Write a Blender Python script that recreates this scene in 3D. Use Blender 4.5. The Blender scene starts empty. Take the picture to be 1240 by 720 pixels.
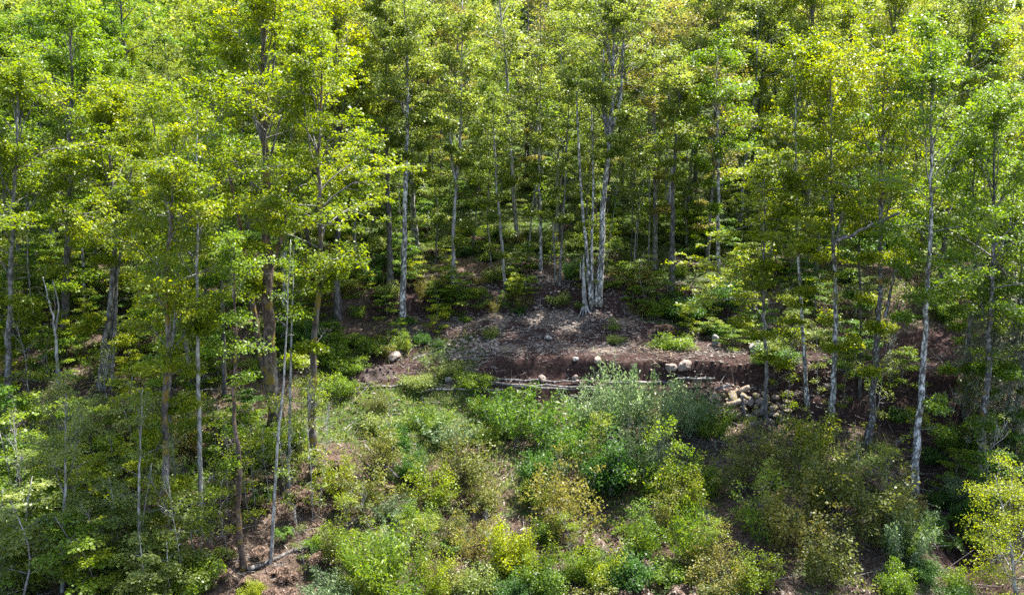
import bpy, math
import numpy as np
from mathutils import Vector

scene = bpy.context.scene
COL = scene.collection
R = math.radians

# ------------------------------------------------------------------ camera, sky, sun, exposure
CAMZ = 17.0
PITCH = R(12.0)
FPX = 1074.0
cam_data = bpy.data.cameras.new("camera")
cam_data.sensor_width = 36.0
cam_data.lens = 36.0 * FPX / 1240.0
cam_data.clip_start = 0.5
cam_data.clip_end = 4000.0
cam = bpy.data.objects.new("camera", cam_data)
cam.location = (0, 0, CAMZ)
cam.rotation_euler = (R(90) - PITCH, 0, 0)
COL.objects.link(cam)
scene.camera = cam

SUN_AZ, SUN_EL = R(52.0), R(64.0)
world = bpy.data.worlds.new("World")
scene.world = world
world.use_nodes = True
wn = world.node_tree
sky = wn.nodes.new("ShaderNodeTexSky")
sky.sky_type = 'NISHITA'
sky.sun_disc = False
sky.sun_elevation = SUN_EL
sky.sun_rotation = SUN_AZ
sky.dust_density = 2.0
bg = wn.nodes["Background"]
wn.links.new(sky.outputs[0], bg.inputs[0])
bg.inputs[1].default_value = 0.13

sun_data = bpy.data.lights.new("sun", 'SUN')
sun_data.energy = 5.0
sun_data.angle = R(0.5)
sun_data.color = (1.0, 0.96, 0.89)
sun = bpy.data.objects.new("sun", sun_data)
sdir = Vector((math.sin(SUN_AZ) * math.cos(SUN_EL), math.cos(SUN_AZ) * math.cos(SUN_EL), math.sin(SUN_EL)))
sun.rotation_euler = sdir.to_track_quat('Z', 'Y').to_euler()
sun.location = (0, 0, 80)
COL.objects.link(sun)

scene.view_settings.view_transform = 'Standard'
scene.view_settings.look = 'None'
scene.view_settings.gamma = 1.0
scene.view_settings.exposure = 1.95
scene.cycles.max_bounces = 6
scene.cycles.diffuse_bounces = 4
scene.cycles.transmission_bounces = 3
scene.cycles.glossy_bounces = 2
scene.cycles.volume_bounces = 0
scene.cycles.use_denoising = False

# ------------------------------------------------------------------ numeric helpers
rng = np.random.default_rng(7)


def sstep(a, b, x):
    t = np.clip((x - a) / (b - a), 0, 1)
    return t * t * (3 - 2 * t)


_tab = np.random.default_rng(3).random((256, 256))


def vnoise(x, y):
    xi = np.floor(x).astype(int); yi = np.floor(y).astype(int)
    fx = x - xi; fy = y - yi
    fx = fx * fx * (3 - 2 * fx); fy = fy * fy * (3 - 2 * fy)
    a = _tab[xi % 256, yi % 256]; b = _tab[(xi + 1) % 256, yi % 256]
    c = _tab[xi % 256, (yi + 1) % 256]; d = _tab[(xi + 1) % 256, (yi + 1) % 256]
    return (a * (1 - fx) + b * fx) * (1 - fy) + (c * (1 - fx) + d * fx) * fy - 0.5


def fbm(x, y, s, n=4):
    r = 0; a = 1.0
    for k in range(n):
        r = r + a * vnoise(x / s + 17.3 * k, y / s + 9.1 * k); s *= 0.5; a *= 0.5
    return r


PT = np.array([(-300, -14), (0, -9.5), (25, -7), (37, -5.0), (48, -2.9), (51.5, -2.1), (53.6, -1.5), (54.1, -0.3), (54.85, -0.05),
               (55.25, 1.15), (56, 1.3), (58.5, 1.25), (60, 1.5), (63.7, 2.4), (64.2, 3.45), (66, 3.8), (80, 6.2),
               (100, 9.8), (130, 15.5), (200, 28), (300, 42), (420, 50), (2500, 52)], float)
PL = np.array([(-300, -14), (0, -9.5), (25, -7), (37, -5.0), (45, -3.4), (50, -2.1), (55, -0.6), (60, 0.9), (63.5, 2.0), (64.1, 3.3), (66, 3.7),
               (80, 6.2), (100, 9.8), (130, 15.5), (200, 28), (300, 42), (420, 50), (2500, 52)], float)


def edge_shift(x):
    return 3.6 * sstep(9, 26, x) + 1.1 * fbm(np.asarray(x, float) + 7.7, np.asarray(x, float) * 0 + 3.3, 3.6, 2)


def G(x, y):
    x = np.asarray(x, float); y = np.asarray(y, float)
    s = y + edge_shift(x) * np.exp(-((y - 56) / 14.0) ** 2)
    w = sstep(-4.5, -0.5, x)
    z = np.interp(s, PT[:, 0], PT[:, 1]) * w + np.interp(s, PL[:, 0], PL[:, 1]) * (1 - w)
    far = np.maximum(z - 4.0, 0)
    z = z - far * (0.42 * sstep(22, 110, x) + 0.2 * sstep(80, 200, x))
    on_track = w * sstep(55.2, 56.2, s) * (1 - sstep(59.5, 61, s))
    n = fbm(x, y, 6.0, 3) * 0.9 + fbm(x + 50, y, 1.3, 3) * 0.3
    amp = (1 - 0.6 * on_track) * (0.35 + 0.65 * sstep(0, 8, np.abs(s - 57)))
    z = z + n * amp + far * 0.0
    z = z + fbm(x, y + 31, 60.0, 2) * 5.0 * sstep(80, 140, y)
    z = z + 1.0 * np.exp(-(((x - 5.6) / 2.6) ** 2 + ((y - 66.2) / 1.5) ** 2)) + 0.6 * fbm(x + 9, y, 2.2, 4) * w * sstep(58.5, 60, s) * (1 - sstep(68, 72, s))
    # gully running down to the right of the tall white trunk
    gx = 22.5 + (y - 40) * 0.16
    z = z - 1.3 * np.exp(-((x - gx) / 1.6) ** 2) * sstep(30, 38, y) * (1 - sstep(47, 51, y))
    return z


def ray(px, py):
    u = (px - 620.0) / FPX; v = (360.0 - py) / FPX
    return np.array([u, math.cos(PITCH) + v * math.sin(PITCH), -math.sin(PITCH) + v * math.cos(PITCH)])


def hit(px, py):
    d = ray(px, py)
    t = np.arange(25, 400, 0.05)
    P = np.array([0, 0, CAMZ]) + t[:, None] * d
    below = P[:, 2] < G(P[:, 0], P[:, 1])
    k = int(np.argmax(below)) if below.any() else len(t) - 1
    return P[k]


def at_depth(px, py, y):
    d = ray(px, py)
    return np.array([0, 0, CAMZ]) + d * (y / d[1])


def proj(P):
    P = np.asarray(P, float) - np.array([0, 0, CAMZ])
    f = P[..., 1] * math.cos(PITCH) - P[..., 2] * math.sin(PITCH)
    v = P[..., 1] * math.sin(PITCH) + P[..., 2] * math.cos(PITCH)
    return 620 + FPX * P[..., 0] / f, 360 - FPX * v / f


# ------------------------------------------------------------------ mesh helpers
class MB:
    """collects vertices and quads/triangles, builds one mesh"""
    def __init__(self):
        self.v = []; self.q = []; self.t = []; self.n = 0; self.att = []

    def add(self, v, quads=None, tris=None, att=0.5):
        v = np.asarray(v, np.float32)
        if quads is not None and len(quads): self.q.append(np.asarray(quads, np.int64) + self.n)
        if tris is not None and len(tris): self.t.append(np.asarray(tris, np.int64) + self.n)
        self.v.append(v); self.n += len(v)
        self.att.append(np.full(len(v), att, np.float32) if np.isscalar(att) else np.asarray(att, np.float32))

    def mesh(self, name, mats, smooth=True):
        me = bpy.data.meshes.new(name)
        V = np.concatenate(self.v) if self.v else np.zeros((0, 3), np.float32)
        Q = np.concatenate(self.q) if self.q else np.zeros((0, 4), np.int64)
        T = np.concatenate(self.t) if self.t else np.zeros((0, 3), np.int64)
        me.vertices.add(len(V)); me.vertices.foreach_set("co", V.ravel())
        nl = len(Q) * 4 + len(T) * 3
        me.loops.add(nl)
        me.loops.foreach_set("vertex_index", np.concatenate([Q.ravel(), T.ravel()]).astype(np.int32))
        me.polygons.add(len(Q) + len(T))
        st = np.concatenate([np.arange(len(Q)) * 4, len(Q) * 4 + np.arange(len(T)) * 3]).astype(np.int32)
        me.polygons.foreach_set("loop_start", st)
        if smooth: me.polygons.foreach_set("use_smooth", np.ones(len(st), bool))
        a = me.attributes.new("tint", 'FLOAT', 'POINT')
        a.data.foreach_set("value", np.concatenate(self.att) if self.att else np.zeros(0, np.float32))
        me.update(calc_edges=True); me.validate()
        for m in (mats if isinstance(mats, (list, tuple)) else [mats]): me.materials.append(m)
        return me


def norm(a):
    return a / np.maximum(np.linalg.norm(a, axis=-1, keepdims=True), 1e-9)


def tube(mb, pts, rad, sides=6, rough=0.0, cap=True, att=0.5, rg=None):
    pts = np.asarray(pts, float); n = len(pts)
    rad = np.broadcast_to(np.asarray(rad, float), (n,))
    tan = norm(np.gradient(pts, axis=0))
    ref = np.array([0.0, 0.0, 1.0]) if abs(tan[0][2]) < 0.8 else np.array([1.0, 0.0, 0.0])
    A = norm(np.cross(tan, ref)); B = np.cross(tan, A)
    an = np.arange(sides) * 2 * math.pi / sides
    rr = rad[:, None] * np.ones((n, sides))
    if rough: rr = rr * (1 + rough * ((rg or rng).random((n, sides)) - 0.5) * 2)
    ring = pts[:, None, :] + rr[..., None] * (np.cos(an)[None, :, None] * A[:, None, :] + np.sin(an)[None, :, None] * B[:, None, :])
    V = ring.reshape(-1, 3)
    i = np.arange(n - 1)[:, None] * sides; j = np.arange(sides)[None, :]; j2 = (j + 1) % sides
    Q = np.stack([i + j, i + j2, i + sides + j2, i + sides + j], -1).reshape(-1, 4)
    tr = []
    if cap:
        V = np.concatenate([V, pts[:1], pts[-1:]])
        c0, c1 = n * sides, n * sides + 1
        for k in range(sides):
            tr.append((c0, (k + 1) % sides, k)); tr.append((c1, (n - 1) * sides + k, (n - 1) * sides + (k + 1) % sides))
    mb.add(V, Q, tr, att)


def smooth_path(pts, n):
    pts = np.asarray(pts, float)
    d = np.concatenate([[0], np.cumsum(np.linalg.norm(np.diff(pts, axis=0), axis=1))]); d /= d[-1]
    t = np.linspace(0, 1, n)
    L = np.stack([np.interp(t, d, pts[:, k]) for k in range(3)], 1)
    for _ in range(2):
        L[1:-1] = (L[:-2] + 2 * L[1:-1] + L[2:]) / 4
    return L


def add_leaves(mb, P, N, D, S, w=0.42, fold=0.12, att=None):
    n = len(P)
    if n == 0: return
    N = norm(N); D = norm(D - (D * N).sum(1, keepdims=True) * N); W = np.cross(N, D)
    S = np.broadcast_to(np.asarray(S, float).reshape(-1, 1), (n, 1))
    base = P; tip = P + D * S - N * S * 0.12
    l = P + D * S * 0.52 + W * S * w + N * S * fold
    r = P + D * S * 0.52 - W * S * w + N * S * fold
    V = np.stack([base, l, tip, r], 1).reshape(-1, 3)
    Q = np.arange(n * 4).reshape(-1, 4)
    a = np.repeat(att if att is not None else rng.random(n), 4)
    mb.add(V, Q, None, a)


def rand_unit(rg, n):
    return norm(rg.normal(size=(n, 3)))


def sprays(mb, rg, C, out, rad, per, size, flat=0.3, tilt=0.45, w=0.42, att_base=None):
    """flattened leaf sprays round the points C, spreading in direction out"""
    n = len(C)
    if n == 0: return
    k = per
    c = np.repeat(C, k, 0); o = np.repeat(out, k, 0)
    rad = np.repeat(np.broadcast_to(rad, (n,)), k)[:, None]
    off = rand_unit(rg, n * k) * (rg.random((n * k, 1)) ** 0.45)
    off[:, 2] *= flat
    off = off * rad + o * rad * 0.3
    off[:, 2] -= 0.35 * (off[:, 0] ** 2 + off[:, 1] ** 2) / np.maximum(rad[:, 0], 0.05) * 0.5
    P = c + off
    N = rg.normal(size=(n * k, 3)) * tilt + np.array([0, 0, 1.0])
    Dv = off * 1.0 + rg.normal(size=(n * k, 3)) * 0.25 * rad + np.array([0, 0, -0.25]) * rad
    S = size * (0.65 + 0.7 * rg.random(n * k))
    a = np.repeat(att_base if att_base is not None else rg.random(n), k) * 0.6 + rg.random(n * k) * 0.4
    add_leaves(mb, P, N, Dv, S, w=w, att=a)


# ------------------------------------------------------------------ materials
def new_mat(name):
    m = bpy.data.materials.new(name); m.use_nodes = True
    nt = m.node_tree
    for n in list(nt.nodes): nt.nodes.remove(n)
    out = nt.nodes.new("ShaderNodeOutputMaterial")
    return m, nt, out


def ramp(nt, stops, src):
    r = nt.nodes.new("ShaderNodeValToRGB")
    el = r.color_ramp.elements
    while len(el) < len(stops): el.new(0.5)
    for e, (p, c) in zip(el, stops):
        e.position = p; e.color = (*c, 1)
    nt.links.new(src, r.inputs[0])
    return r


def leaf_mat(name, dark, mid, light, trans=0.46, gloss=0.4, rough=0.45):
    m, nt, out = new_mat(name)
    at = nt.nodes.new("ShaderNodeAttribute"); at.attribute_name = "tint"
    oi = nt.nodes.new("ShaderNodeObjectInfo")
    ma = nt.nodes.new("ShaderNodeMath"); ma.operation = 'MULTIPLY_ADD'
    nt.links.new(oi.outputs["Random"], ma.inputs[0]); ma.inputs[1].default_value = 0.35
    nt.links.new(at.outputs["Fac"], ma.inputs[2])
    sb = nt.nodes.new("ShaderNodeMath"); sb.operation = 'SUBTRACT'; sb.inputs[1].default_value = 0.17
    nt.links.new(ma.outputs[0], sb.inputs[0])
    cr = ramp(nt, [(0.0, dark), (0.5, mid), (1.0, light)], sb.outputs[0])
    pr = nt.nodes.new("ShaderNodeBsdfPrincipled")
    pr.inputs["Roughness"].default_value = rough
    pr.inputs["Specular IOR Level"].default_value = gloss
    nt.links.new(cr.outputs[0], pr.inputs["Base Color"])
    tr = nt.nodes.new("ShaderNodeBsdfTranslucent")
    hs = nt.nodes.new("ShaderNodeHueSaturation")
    hs.inputs["Hue"].default_value = 0.487; hs.inputs["Saturation"].default_value = 1.08; hs.inputs["Value"].default_value = 1.9
    nt.links.new(cr.outputs[0], hs.inputs["Color"]); nt.links.new(hs.outputs[0], tr.inputs[0])
    mx = nt.nodes.new("ShaderNodeMixShader"); mx.inputs[0].default_value = trans
    nt.links.new(pr.outputs[0], mx.inputs[1]); nt.links.new(tr.outputs[0], mx.inputs[2])
    nt.links.new(mx.outputs[0], out.inputs[0])
    return m


L_YEL = leaf_mat("leaf_yellow_green", (0.072, 0.118, 0.008), (0.150, 0.208, 0.012), (0.275, 0.292, 0.018))
L_FRESH = leaf_mat("leaf_fresh_green", (0.050, 0.103, 0.010), (0.108, 0.185, 0.015), (0.200, 0.262, 0.023))
L_WILLOW = leaf_mat("leaf_willow", (0.060, 0.110, 0.040), (0.140, 0.210, 0.085), (0.300, 0.370, 0.190), gloss=0.6)
L_OLBUSH = leaf_mat("leaf_olive_bush", (0.055, 0.075, 0.014), (0.110, 0.130, 0.022), (0.210, 0.215, 0.045))
L_HERB = leaf_mat("leaf_herb", (0.030, 0.060, 0.010), (0.070, 0.115, 0.014), (0.160, 0.200, 0.026))
L_GREEN = leaf_mat("leaf_green", (0.035, 0.085, 0.012), (0.070, 0.145, 0.015), (0.125, 0.205, 0.022))
L_OLIVE = leaf_mat("leaf_olive", (0.069, 0.109, 0.018), (0.138, 0.188, 0.028), (0.240, 0.272, 0.044))
L_PALE = leaf_mat("leaf_pale_green", (0.068, 0.105, 0.020), (0.140, 0.188, 0.036), (0.260, 0.300, 0.085), gloss=0.5)
L_DEEP = leaf_mat("leaf_deep_green", (0.025, 0.070, 0.012), (0.048, 0.120, 0.016), (0.090, 0.175, 0.024))
L_RUST = leaf_mat("leaf_rust_yellow", (0.105, 0.100, 0.020), (0.170, 0.165, 0.028), (0.240, 0.225, 0.050))
L_LIME = leaf_mat("leaf_lime", (0.120, 0.170, 0.008), (0.190, 0.240, 0.010), (0.27, 0.30, 0.014))
L_LICH = leaf_mat("needle_lichen_grey", (0.080, 0.095, 0.055), (0.150, 0.160, 0.095), (0.230, 0.235, 0.150), trans=0.15)
L_NEED = leaf_mat("needle_dark", (0.014, 0.030, 0.014), (0.025, 0.050, 0.022), (0.045, 0.080, 0.030), trans=0.15)
L_DEAD = leaf_mat("dead_fern", (0.040, 0.024, 0.018), (0.095, 0.058, 0.042), (0.220, 0.150, 0.108), trans=0.2, gloss=0.4)
L_STRAW = leaf_mat("dry_straw", (0.140, 0.110, 0.060), (0.240, 0.200, 0.120), (0.360, 0.310, 0.210), trans=0.2)
L_TWIG = leaf_mat("twig_bark", (0.070, 0.055, 0.048), (0.170, 0.145, 0.125), (0.360, 0.330, 0.300), trans=0.0, gloss=0.3)


def bark_mat(name, dark, mid, light, patch=0.5, moss=0.0, scale=3.0, mosscol=(0.16, 0.11, 0.012), char=None):
    m, nt, out = new_mat(name)
    tc = nt.nodes.new("ShaderNodeTexCoord")
    mp = nt.nodes.new("ShaderNodeMapping"); mp.inputs["Scale"].default_value = (1.6, 1.6, 0.75)
    nt.links.new(tc.outputs["Object"], mp.inputs[0])
    no = nt.nodes.new("ShaderNodeTexNoise"); no.inputs["Scale"].default_value = scale; no.inputs["Detail"].default_value = 5; no.inputs["Roughness"].default_value = 0.65
    nt.links.new(mp.outputs[0], no.inputs[0])
    p = patch
    cr = ramp(nt, [(max(0.0, p - 0.16), dark), (p - 0.02, mid), (p + 0.07, light)], no.outputs[0])
    n2 = nt.nodes.new("ShaderNodeTexNoise"); n2.inputs["Scale"].default_value = 22; n2.inputs["Detail"].default_value = 3
    mp2 = nt.nodes.new("ShaderNodeMapping"); mp2.inputs["Scale"].default_value = (1, 1, 0.25)
    nt.links.new(tc.outputs["Object"], mp2.inputs[0]); nt.links.new(mp2.outputs[0], n2.inputs[0])
    mu = nt.nodes.new("ShaderNodeMixRGB"); mu.blend_type = 'MULTIPLY'; mu.inputs[0].default_value = 0.6
    r2 = ramp(nt, [(0.3, (0.35, 0.33, 0.32)), (0.62, (1, 1, 1))], n2.outputs[0])
    nt.links.new(cr.outputs[0], mu.inputs[1]); nt.links.new(r2.outputs[0], mu.inputs[2])
    col = mu.outputs[0]
    if moss > 0:
        n3 = nt.nodes.new("ShaderNodeTexNoise"); n3.inputs["Scale"].default_value = 1.6; n3.inputs["Detail"].default_value = 5
        nt.links.new(tc.outputs["Object"], n3.inputs[0])
        mr = ramp(nt, [(0.62 - moss * 0.3, (0, 0, 0)), (0.70 - moss * 0.3, (1, 1, 1))], n3.outputs[0])
        mm = nt.nodes.new("ShaderNodeMixRGB"); nt.links.new(mr.outputs[0], mm.inputs[0])
        nt.links.new(col, mm.inputs[1]); mm.inputs[2].default_value = (*mosscol, 1)
        col = mm.outputs[0]
    pr = nt.nodes.new("ShaderNodeBsdfPrincipled"); pr.inputs["Roughness"].default_value = 0.75
    nt.links.new(col, pr.inputs["Base Color"])
    bp = nt.nodes.new("ShaderNodeBump"); bp.inputs["Strength"].default_value = 0.7; bp.inputs["Distance"].default_value = 0.04
    nt.links.new(n2.outputs[0], bp.inputs["Height"]); nt.links.new(bp.outputs[0], pr.inputs["Normal"])
    nt.links.new(pr.outputs[0], out.inputs[0])
    return m


B_GREY = bark_mat("bark_grey", (0.05, 0.045, 0.042), (0.13, 0.122, 0.112), (0.29, 0.275, 0.255), 0.52)
B_PALE = bark_mat("bark_pale_smooth", (0.12, 0.11, 0.10), (0.27, 0.26, 0.245), (0.46, 0.45, 0.43), 0.52)
B_BIRCH = bark_mat("bark_white_patched", (0.045, 0.040, 0.036), (0.20, 0.19, 0.18), (0.70, 0.69, 0.67), 0.52, scale=4.2)
B_DARK = bark_mat("bark_dark", (0.030, 0.026, 0.024), (0.075, 0.066, 0.060), (0.17, 0.155, 0.14), 0.52)
B_TWIG = bark_mat("bark_limb", (0.045, 0.040, 0.036), (0.11, 0.10, 0.09), (0.22, 0.205, 0.19), 0.5)
B_MOSS = bark_mat("bark_mossy", (0.035, 0.027, 0.022), (0.09, 0.072, 0.06), (0.21, 0.18, 0.155), 0.53, moss=0.42)
B_RED = bark_mat("bark_red_brown", (0.035, 0.022, 0.017), (0.085, 0.055, 0.042), (0.20, 0.145, 0.115), 0.53, moss=0.3)
B_DRIFT = bark_mat("weathered_wood", (0.06, 0.054, 0.05), (0.14, 0.128, 0.118), (0.29, 0.27, 0.25), 0.54)
B_BIRCHD = bark_mat("bark_grey_mottled", (0.030, 0.027, 0.025), (0.10, 0.092, 0.085), (0.40, 0.39, 0.375), 0.56, moss=0.12, scale=5.5)
B_SNAG = bark_mat("bleached_wood", (0.10, 0.09, 0.085), (0.26, 0.245, 0.23), (0.50, 0.48, 0.46), 0.52)
B_TAN = bark_mat("peeled_wood", (0.14, 0.09, 0.055), (0.26, 0.18, 0.12), (0.42, 0.32, 0.23), 0.5)


def rock_mat(name, a, b, c, moss=0.0):
    m, nt, out = new_mat(name)
    tc = nt.nodes.new("ShaderNodeTexCoord")
    no = nt.nodes.new("ShaderNodeTexNoise"); no.inputs["Scale"].default_value = 3.5; no.inputs["Detail"].default_value = 7; no.inputs["Roughness"].default_value = 0.7
    nt.links.new(tc.outputs["Object"], no.inputs[0])
    cr = ramp(nt, [(0.32, a), (0.5, b), (0.66, c)], no.outputs[0])
    col = cr.outputs[0]
    if moss:
        n3 = nt.nodes.new("ShaderNodeTexNoise"); n3.inputs["Scale"].default_value = 2.2; n3.inputs["Detail"].default_value = 4
        nt.links.new(tc.outputs["Object"], n3.inputs[0])
        mr = ramp(nt, [(0.5, (0, 0, 0)), (0.56, (1, 1, 1))], n3.outputs[0])
        mm = nt.nodes.new("ShaderNodeMixRGB"); nt.links.new(mr.outputs[0], mm.inputs[0]); nt.links.new(col, mm.inputs[1])
        mm.inputs[2].default_value = (0.15, 0.14, 0.018, 1); col = mm.outputs[0]
    pr = nt.nodes.new("ShaderNodeBsdfPrincipled"); pr.inputs["Roughness"].default_value = 0.8
    nt.links.new(col, pr.inputs["Base Color"])
    bp = nt.nodes.new("ShaderNodeBump"); bp.inputs["Strength"].default_value = 0.8; bp.inputs["Distance"].default_value = 0.05
    nt.links.new(no.outputs[0], bp.inputs["Height"]); nt.links.new(bp.outputs[0], pr.inputs["Normal"])
    nt.links.new(pr.outputs[0], out.inputs[0])
    return m


K_TAN = rock_mat("rock_tan", (0.10, 0.075, 0.06), (0.20, 0.155, 0.13), (0.34, 0.28, 0.235))
K_GREY = rock_mat("rock_grey", (0.10, 0.095, 0.09), (0.20, 0.19, 0.18), (0.34, 0.325, 0.305))
K_MOSS = rock_mat("rock_mossy", (0.06, 0.045, 0.038), (0.14, 0.105, 0.085), (0.26, 0.205, 0.165), moss=1)
K_SOIL = rock_mat("soil_heap", (0.013, 0.007, 0.006), (0.030, 0.016, 0.013), (0.075, 0.045, 0.037))


def ground_mat():
    m, nt, out = new_mat("forest_ground")
    tc = nt.nodes.new("ShaderNodeTexCoord")

    def noise(s, d=6, r=0.65):
        n = nt.nodes.new("ShaderNodeTexNoise"); n.inputs["Scale"].default_value = s; n.inputs["Detail"].default_value = d; n.inputs["Roughness"].default_value = r
        nt.links.new(tc.outputs["Object"], n.inputs[0]); return n
    n1 = noise(0.55, 9, 0.78); n2 = noise(4.0, 9, 0.8)
    litter = ramp(nt, [(0.32, (0.020, 0.014, 0.011)), (0.48, (0.062, 0.042, 0.031)), (0.60, (0.135, 0.098, 0.072)), (0.74, (0.30, 0.25, 0.20))], n2.outputs[0])
    soil = ramp(nt, [(0.34, (0.013, 0.007, 0.006)), (0.5, (0.038, 0.021, 0.018)), (0.62, (0.090, 0.055, 0.047)), (0.76, (0.24, 0.18, 0.155))], n2.outputs[0])
    gravel = ramp(nt, [(0.36, (0.035, 0.024, 0.018)), (0.5, (0.13, 0.098, 0.077)), (0.62, (0.30, 0.245, 0.20))], n2.outputs[0])
    green = ramp(nt, [(0.30, (0.020, 0.040, 0.012)), (0.5, (0.050, 0.080, 0.018)), (0.66, (0.10, 0.13, 0.03))], n2.outputs[0])

    def att(nm):
        a = nt.nodes.new("ShaderNodeAttribute"); a.attribute_name = nm; return a.outputs["Fac"]

    def mix(a, b, f):
        x = nt.nodes.new("ShaderNodeMixRGB"); nt.links.new(f, x.inputs[0]); nt.links.new(a, x.inputs[1]); nt.links.new(b, x.inputs[2]); return x.outputs[0]

    def brk(f):
        a = nt.nodes.new("ShaderNodeMath"); a.operation = 'ADD'; nt.links.new(f, a.inputs[0]); nt.links.new(n1.outputs[0], a.inputs[1])
        b = ramp(nt, [(0.90, (0, 0, 0)), (1.0, (1, 1, 1))], a.outputs[0]); return b.outputs[0]
    c = mix(litter.outputs[0], green.outputs[0], brk(att("green")))
    c = mix(c, soil.outputs[0], brk(att("soil")))
    c = mix(c, gravel.outputs[0], brk(att("gravel")))
    pr = nt.nodes.new("ShaderNodeBsdfPrincipled"); pr.inputs["Roughness"].default_value = 0.95; pr.inputs["Specular IOR Level"].default_value = 0.15
    nt.links.new(c, pr.inputs["Base Color"])
    bp = nt.nodes.new("ShaderNodeBump"); bp.inputs["Strength"].default_value = 1.0; bp.inputs["Distance"].default_value = 0.12
    nt.links.new(n2.outputs[0], bp.inputs["Height"]); nt.links.new(bp.outputs[0], pr.inputs["Normal"])
    nt.links.new(pr.outputs[0], out.inputs[0])
    return m


# ------------------------------------------------------------------ object helpers
def link(name, me, parent=None, loc=None):
    o = bpy.data.objects.new(name, me); COL.objects.link(o)
    if parent is not None: o.parent = parent
    if loc is not None: o.location = tuple(float(c) for c in loc)
    return o


def tag(o, label=None, cat=None, group=None, kind=None):
    if label: o["label"] = label
    if cat: o["category"] = cat
    if group: o["group"] = group
    if kind: o["kind"] = kind
    return o


def thing(name, label, cat, loc, group=None, rz=0.0, sc=None):
    o = link(name, None, None, loc); o.empty_display_size = 0.5
    o.rotation_euler = (0, 0, rz)
    if sc is not None: o.scale = sc
    return tag(o, label, cat, group)


def dup(src, loc, rz, sc, label, group):
    c = src.copy(); COL.objects.link(c)
    c.location = tuple(float(v) for v in loc); c.rotation_euler = (0, 0, rz); c.scale = sc
    tag(c, label, None, group)
    for ch in src.children:
        d = ch.copy(); COL.objects.link(d); d.parent = c
        for g in ch.children:
            e = g.copy(); COL.objects.link(e); e.parent = d
    return c


# ------------------------------------------------------------------ terrain
xs = np.concatenate([np.linspace(-1500, -160, 12)[:-1], np.linspace(-160, -40, 40)[:-1], np.linspace(-40, 40, 280)[:-1], np.linspace(40, 160, 40)[:-1], np.linspace(160, 1500, 12)])
ys = np.concatenate([np.linspace(-300, 30, 12)[:-1], np.linspace(30, 50, 60)[:-1], np.linspace(50, 59, 80)[:-1], np.linspace(59, 70, 50)[:-1], np.linspace(70, 140, 90)[:-1], np.linspace(140, 440, 60)[:-1], np.linspace(440, 2500, 12)])
X, Y = np.meshgrid(xs, ys)
Z = G(X, Y)
mb = MB()
ny, nx = X.shape
i = np.arange(ny - 1)[:, None] * nx + np.arange(nx - 1)[None, :]
mb.add(np.stack([X, Y, Z], -1).reshape(-1, 3), np.stack([i, i + 1, i + nx + 1, i + nx], -1).reshape(-1, 4))
me = mb.mesh("ground", ground_mat())


def masks(x, y):
    s = y + edge_shift(x)
    w = sstep(-5, 0, x)
    soil = w * (sstep(53.2, 54.2, s) * (1 - sstep(61, 64, s)))
    bank = sstep(62.6, 63.4, s) * (1 - sstep(66.5, 68, s)) * sstep(-13, -8, x) * (1 - sstep(14, 19, x)) * 0.95
    heap = np.exp(-(((x + 8.4) / 3.0) ** 2 + ((y - 57) / 2.2) ** 2)) * 1.2
    soil = np.maximum(np.maximum(soil * 0.9, bank), heap * 0.8)
    soil = np.maximum(soil, np.exp(-(((x - 5.6) / 3.2) ** 2 + ((y - 65.0) / 1.6) ** 2)) * .8)
    soil = np.maximum(soil, (.42 + .5 * fbm(x, y + 40, 2.2, 3)) * sstep(-14, -11, x) * (1 - sstep(-2, 0, x)) * sstep(54, 55, s) * (1 - sstep(61, 63, s)))
    gul = np.exp(-((x - (22.5 + (y - 40) * 0.16)) / 2.2) ** 2) * (1 - sstep(50, 54, y))
    soil = np.maximum(soil, gul * 0.7)
    gravel = sstep(-5, 0, x) * (1 - sstep(8, 12, x)) * sstep(55.6, 56.6, s) * (1 - sstep(62, 67, s)) * (0.42 + .5 * fbm(x + 3, y, 2.5, 3))
    gravel = np.maximum(gravel, np.exp(-(((x - 7.8) / 2.2) ** 2 + ((s - 64) / 4.5) ** 2)) * (0.42 + .5 * fbm(x, y + 5, 2.0, 3)))
    gravel = np.maximum(gravel, np.exp(-(((x - 11) / 3.5) ** 2 + ((s - 58.6) / 0.8) ** 2)) * 0.5)
    gravel = np.maximum(gravel, np.exp(-(((x - 21) / 6) ** 2 + ((s - 56.5) / 1.6) ** 2)) * 0.45)
    green = np.full_like(x, 0.34)
    green = np.maximum(green, 0.6 * sstep(-16, -12, x) * (1 - sstep(-1, 1, x)) * sstep(47, 50, y) * (1 - sstep(60, 62.5, y)))
    green = np.maximum(green, 0.55 * sstep(8, 10, x) * (1 - sstep(17, 20, x)) * sstep(60, 61, s) * (1 - sstep(70, 74, s)))
    green = np.maximum(green, 0.52 * sstep(67, 74, y))
    green = np.maximum(green, 0.42 * (1 - sstep(49, 53, y)) * sstep(-15, -9, x))
    return soil, gravel, green


so, gr, gn = masks(X.ravel(), Y.ravel())
for nm, arr in (("soil", so), ("gravel", gr), ("green", gn)):
    a = me.attributes.new(nm, 'FLOAT', 'POINT'); a.data.foreach_set("value", arr.astype(np.float32))
ground = link("ground", me); tag(ground, kind="structure")

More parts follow.
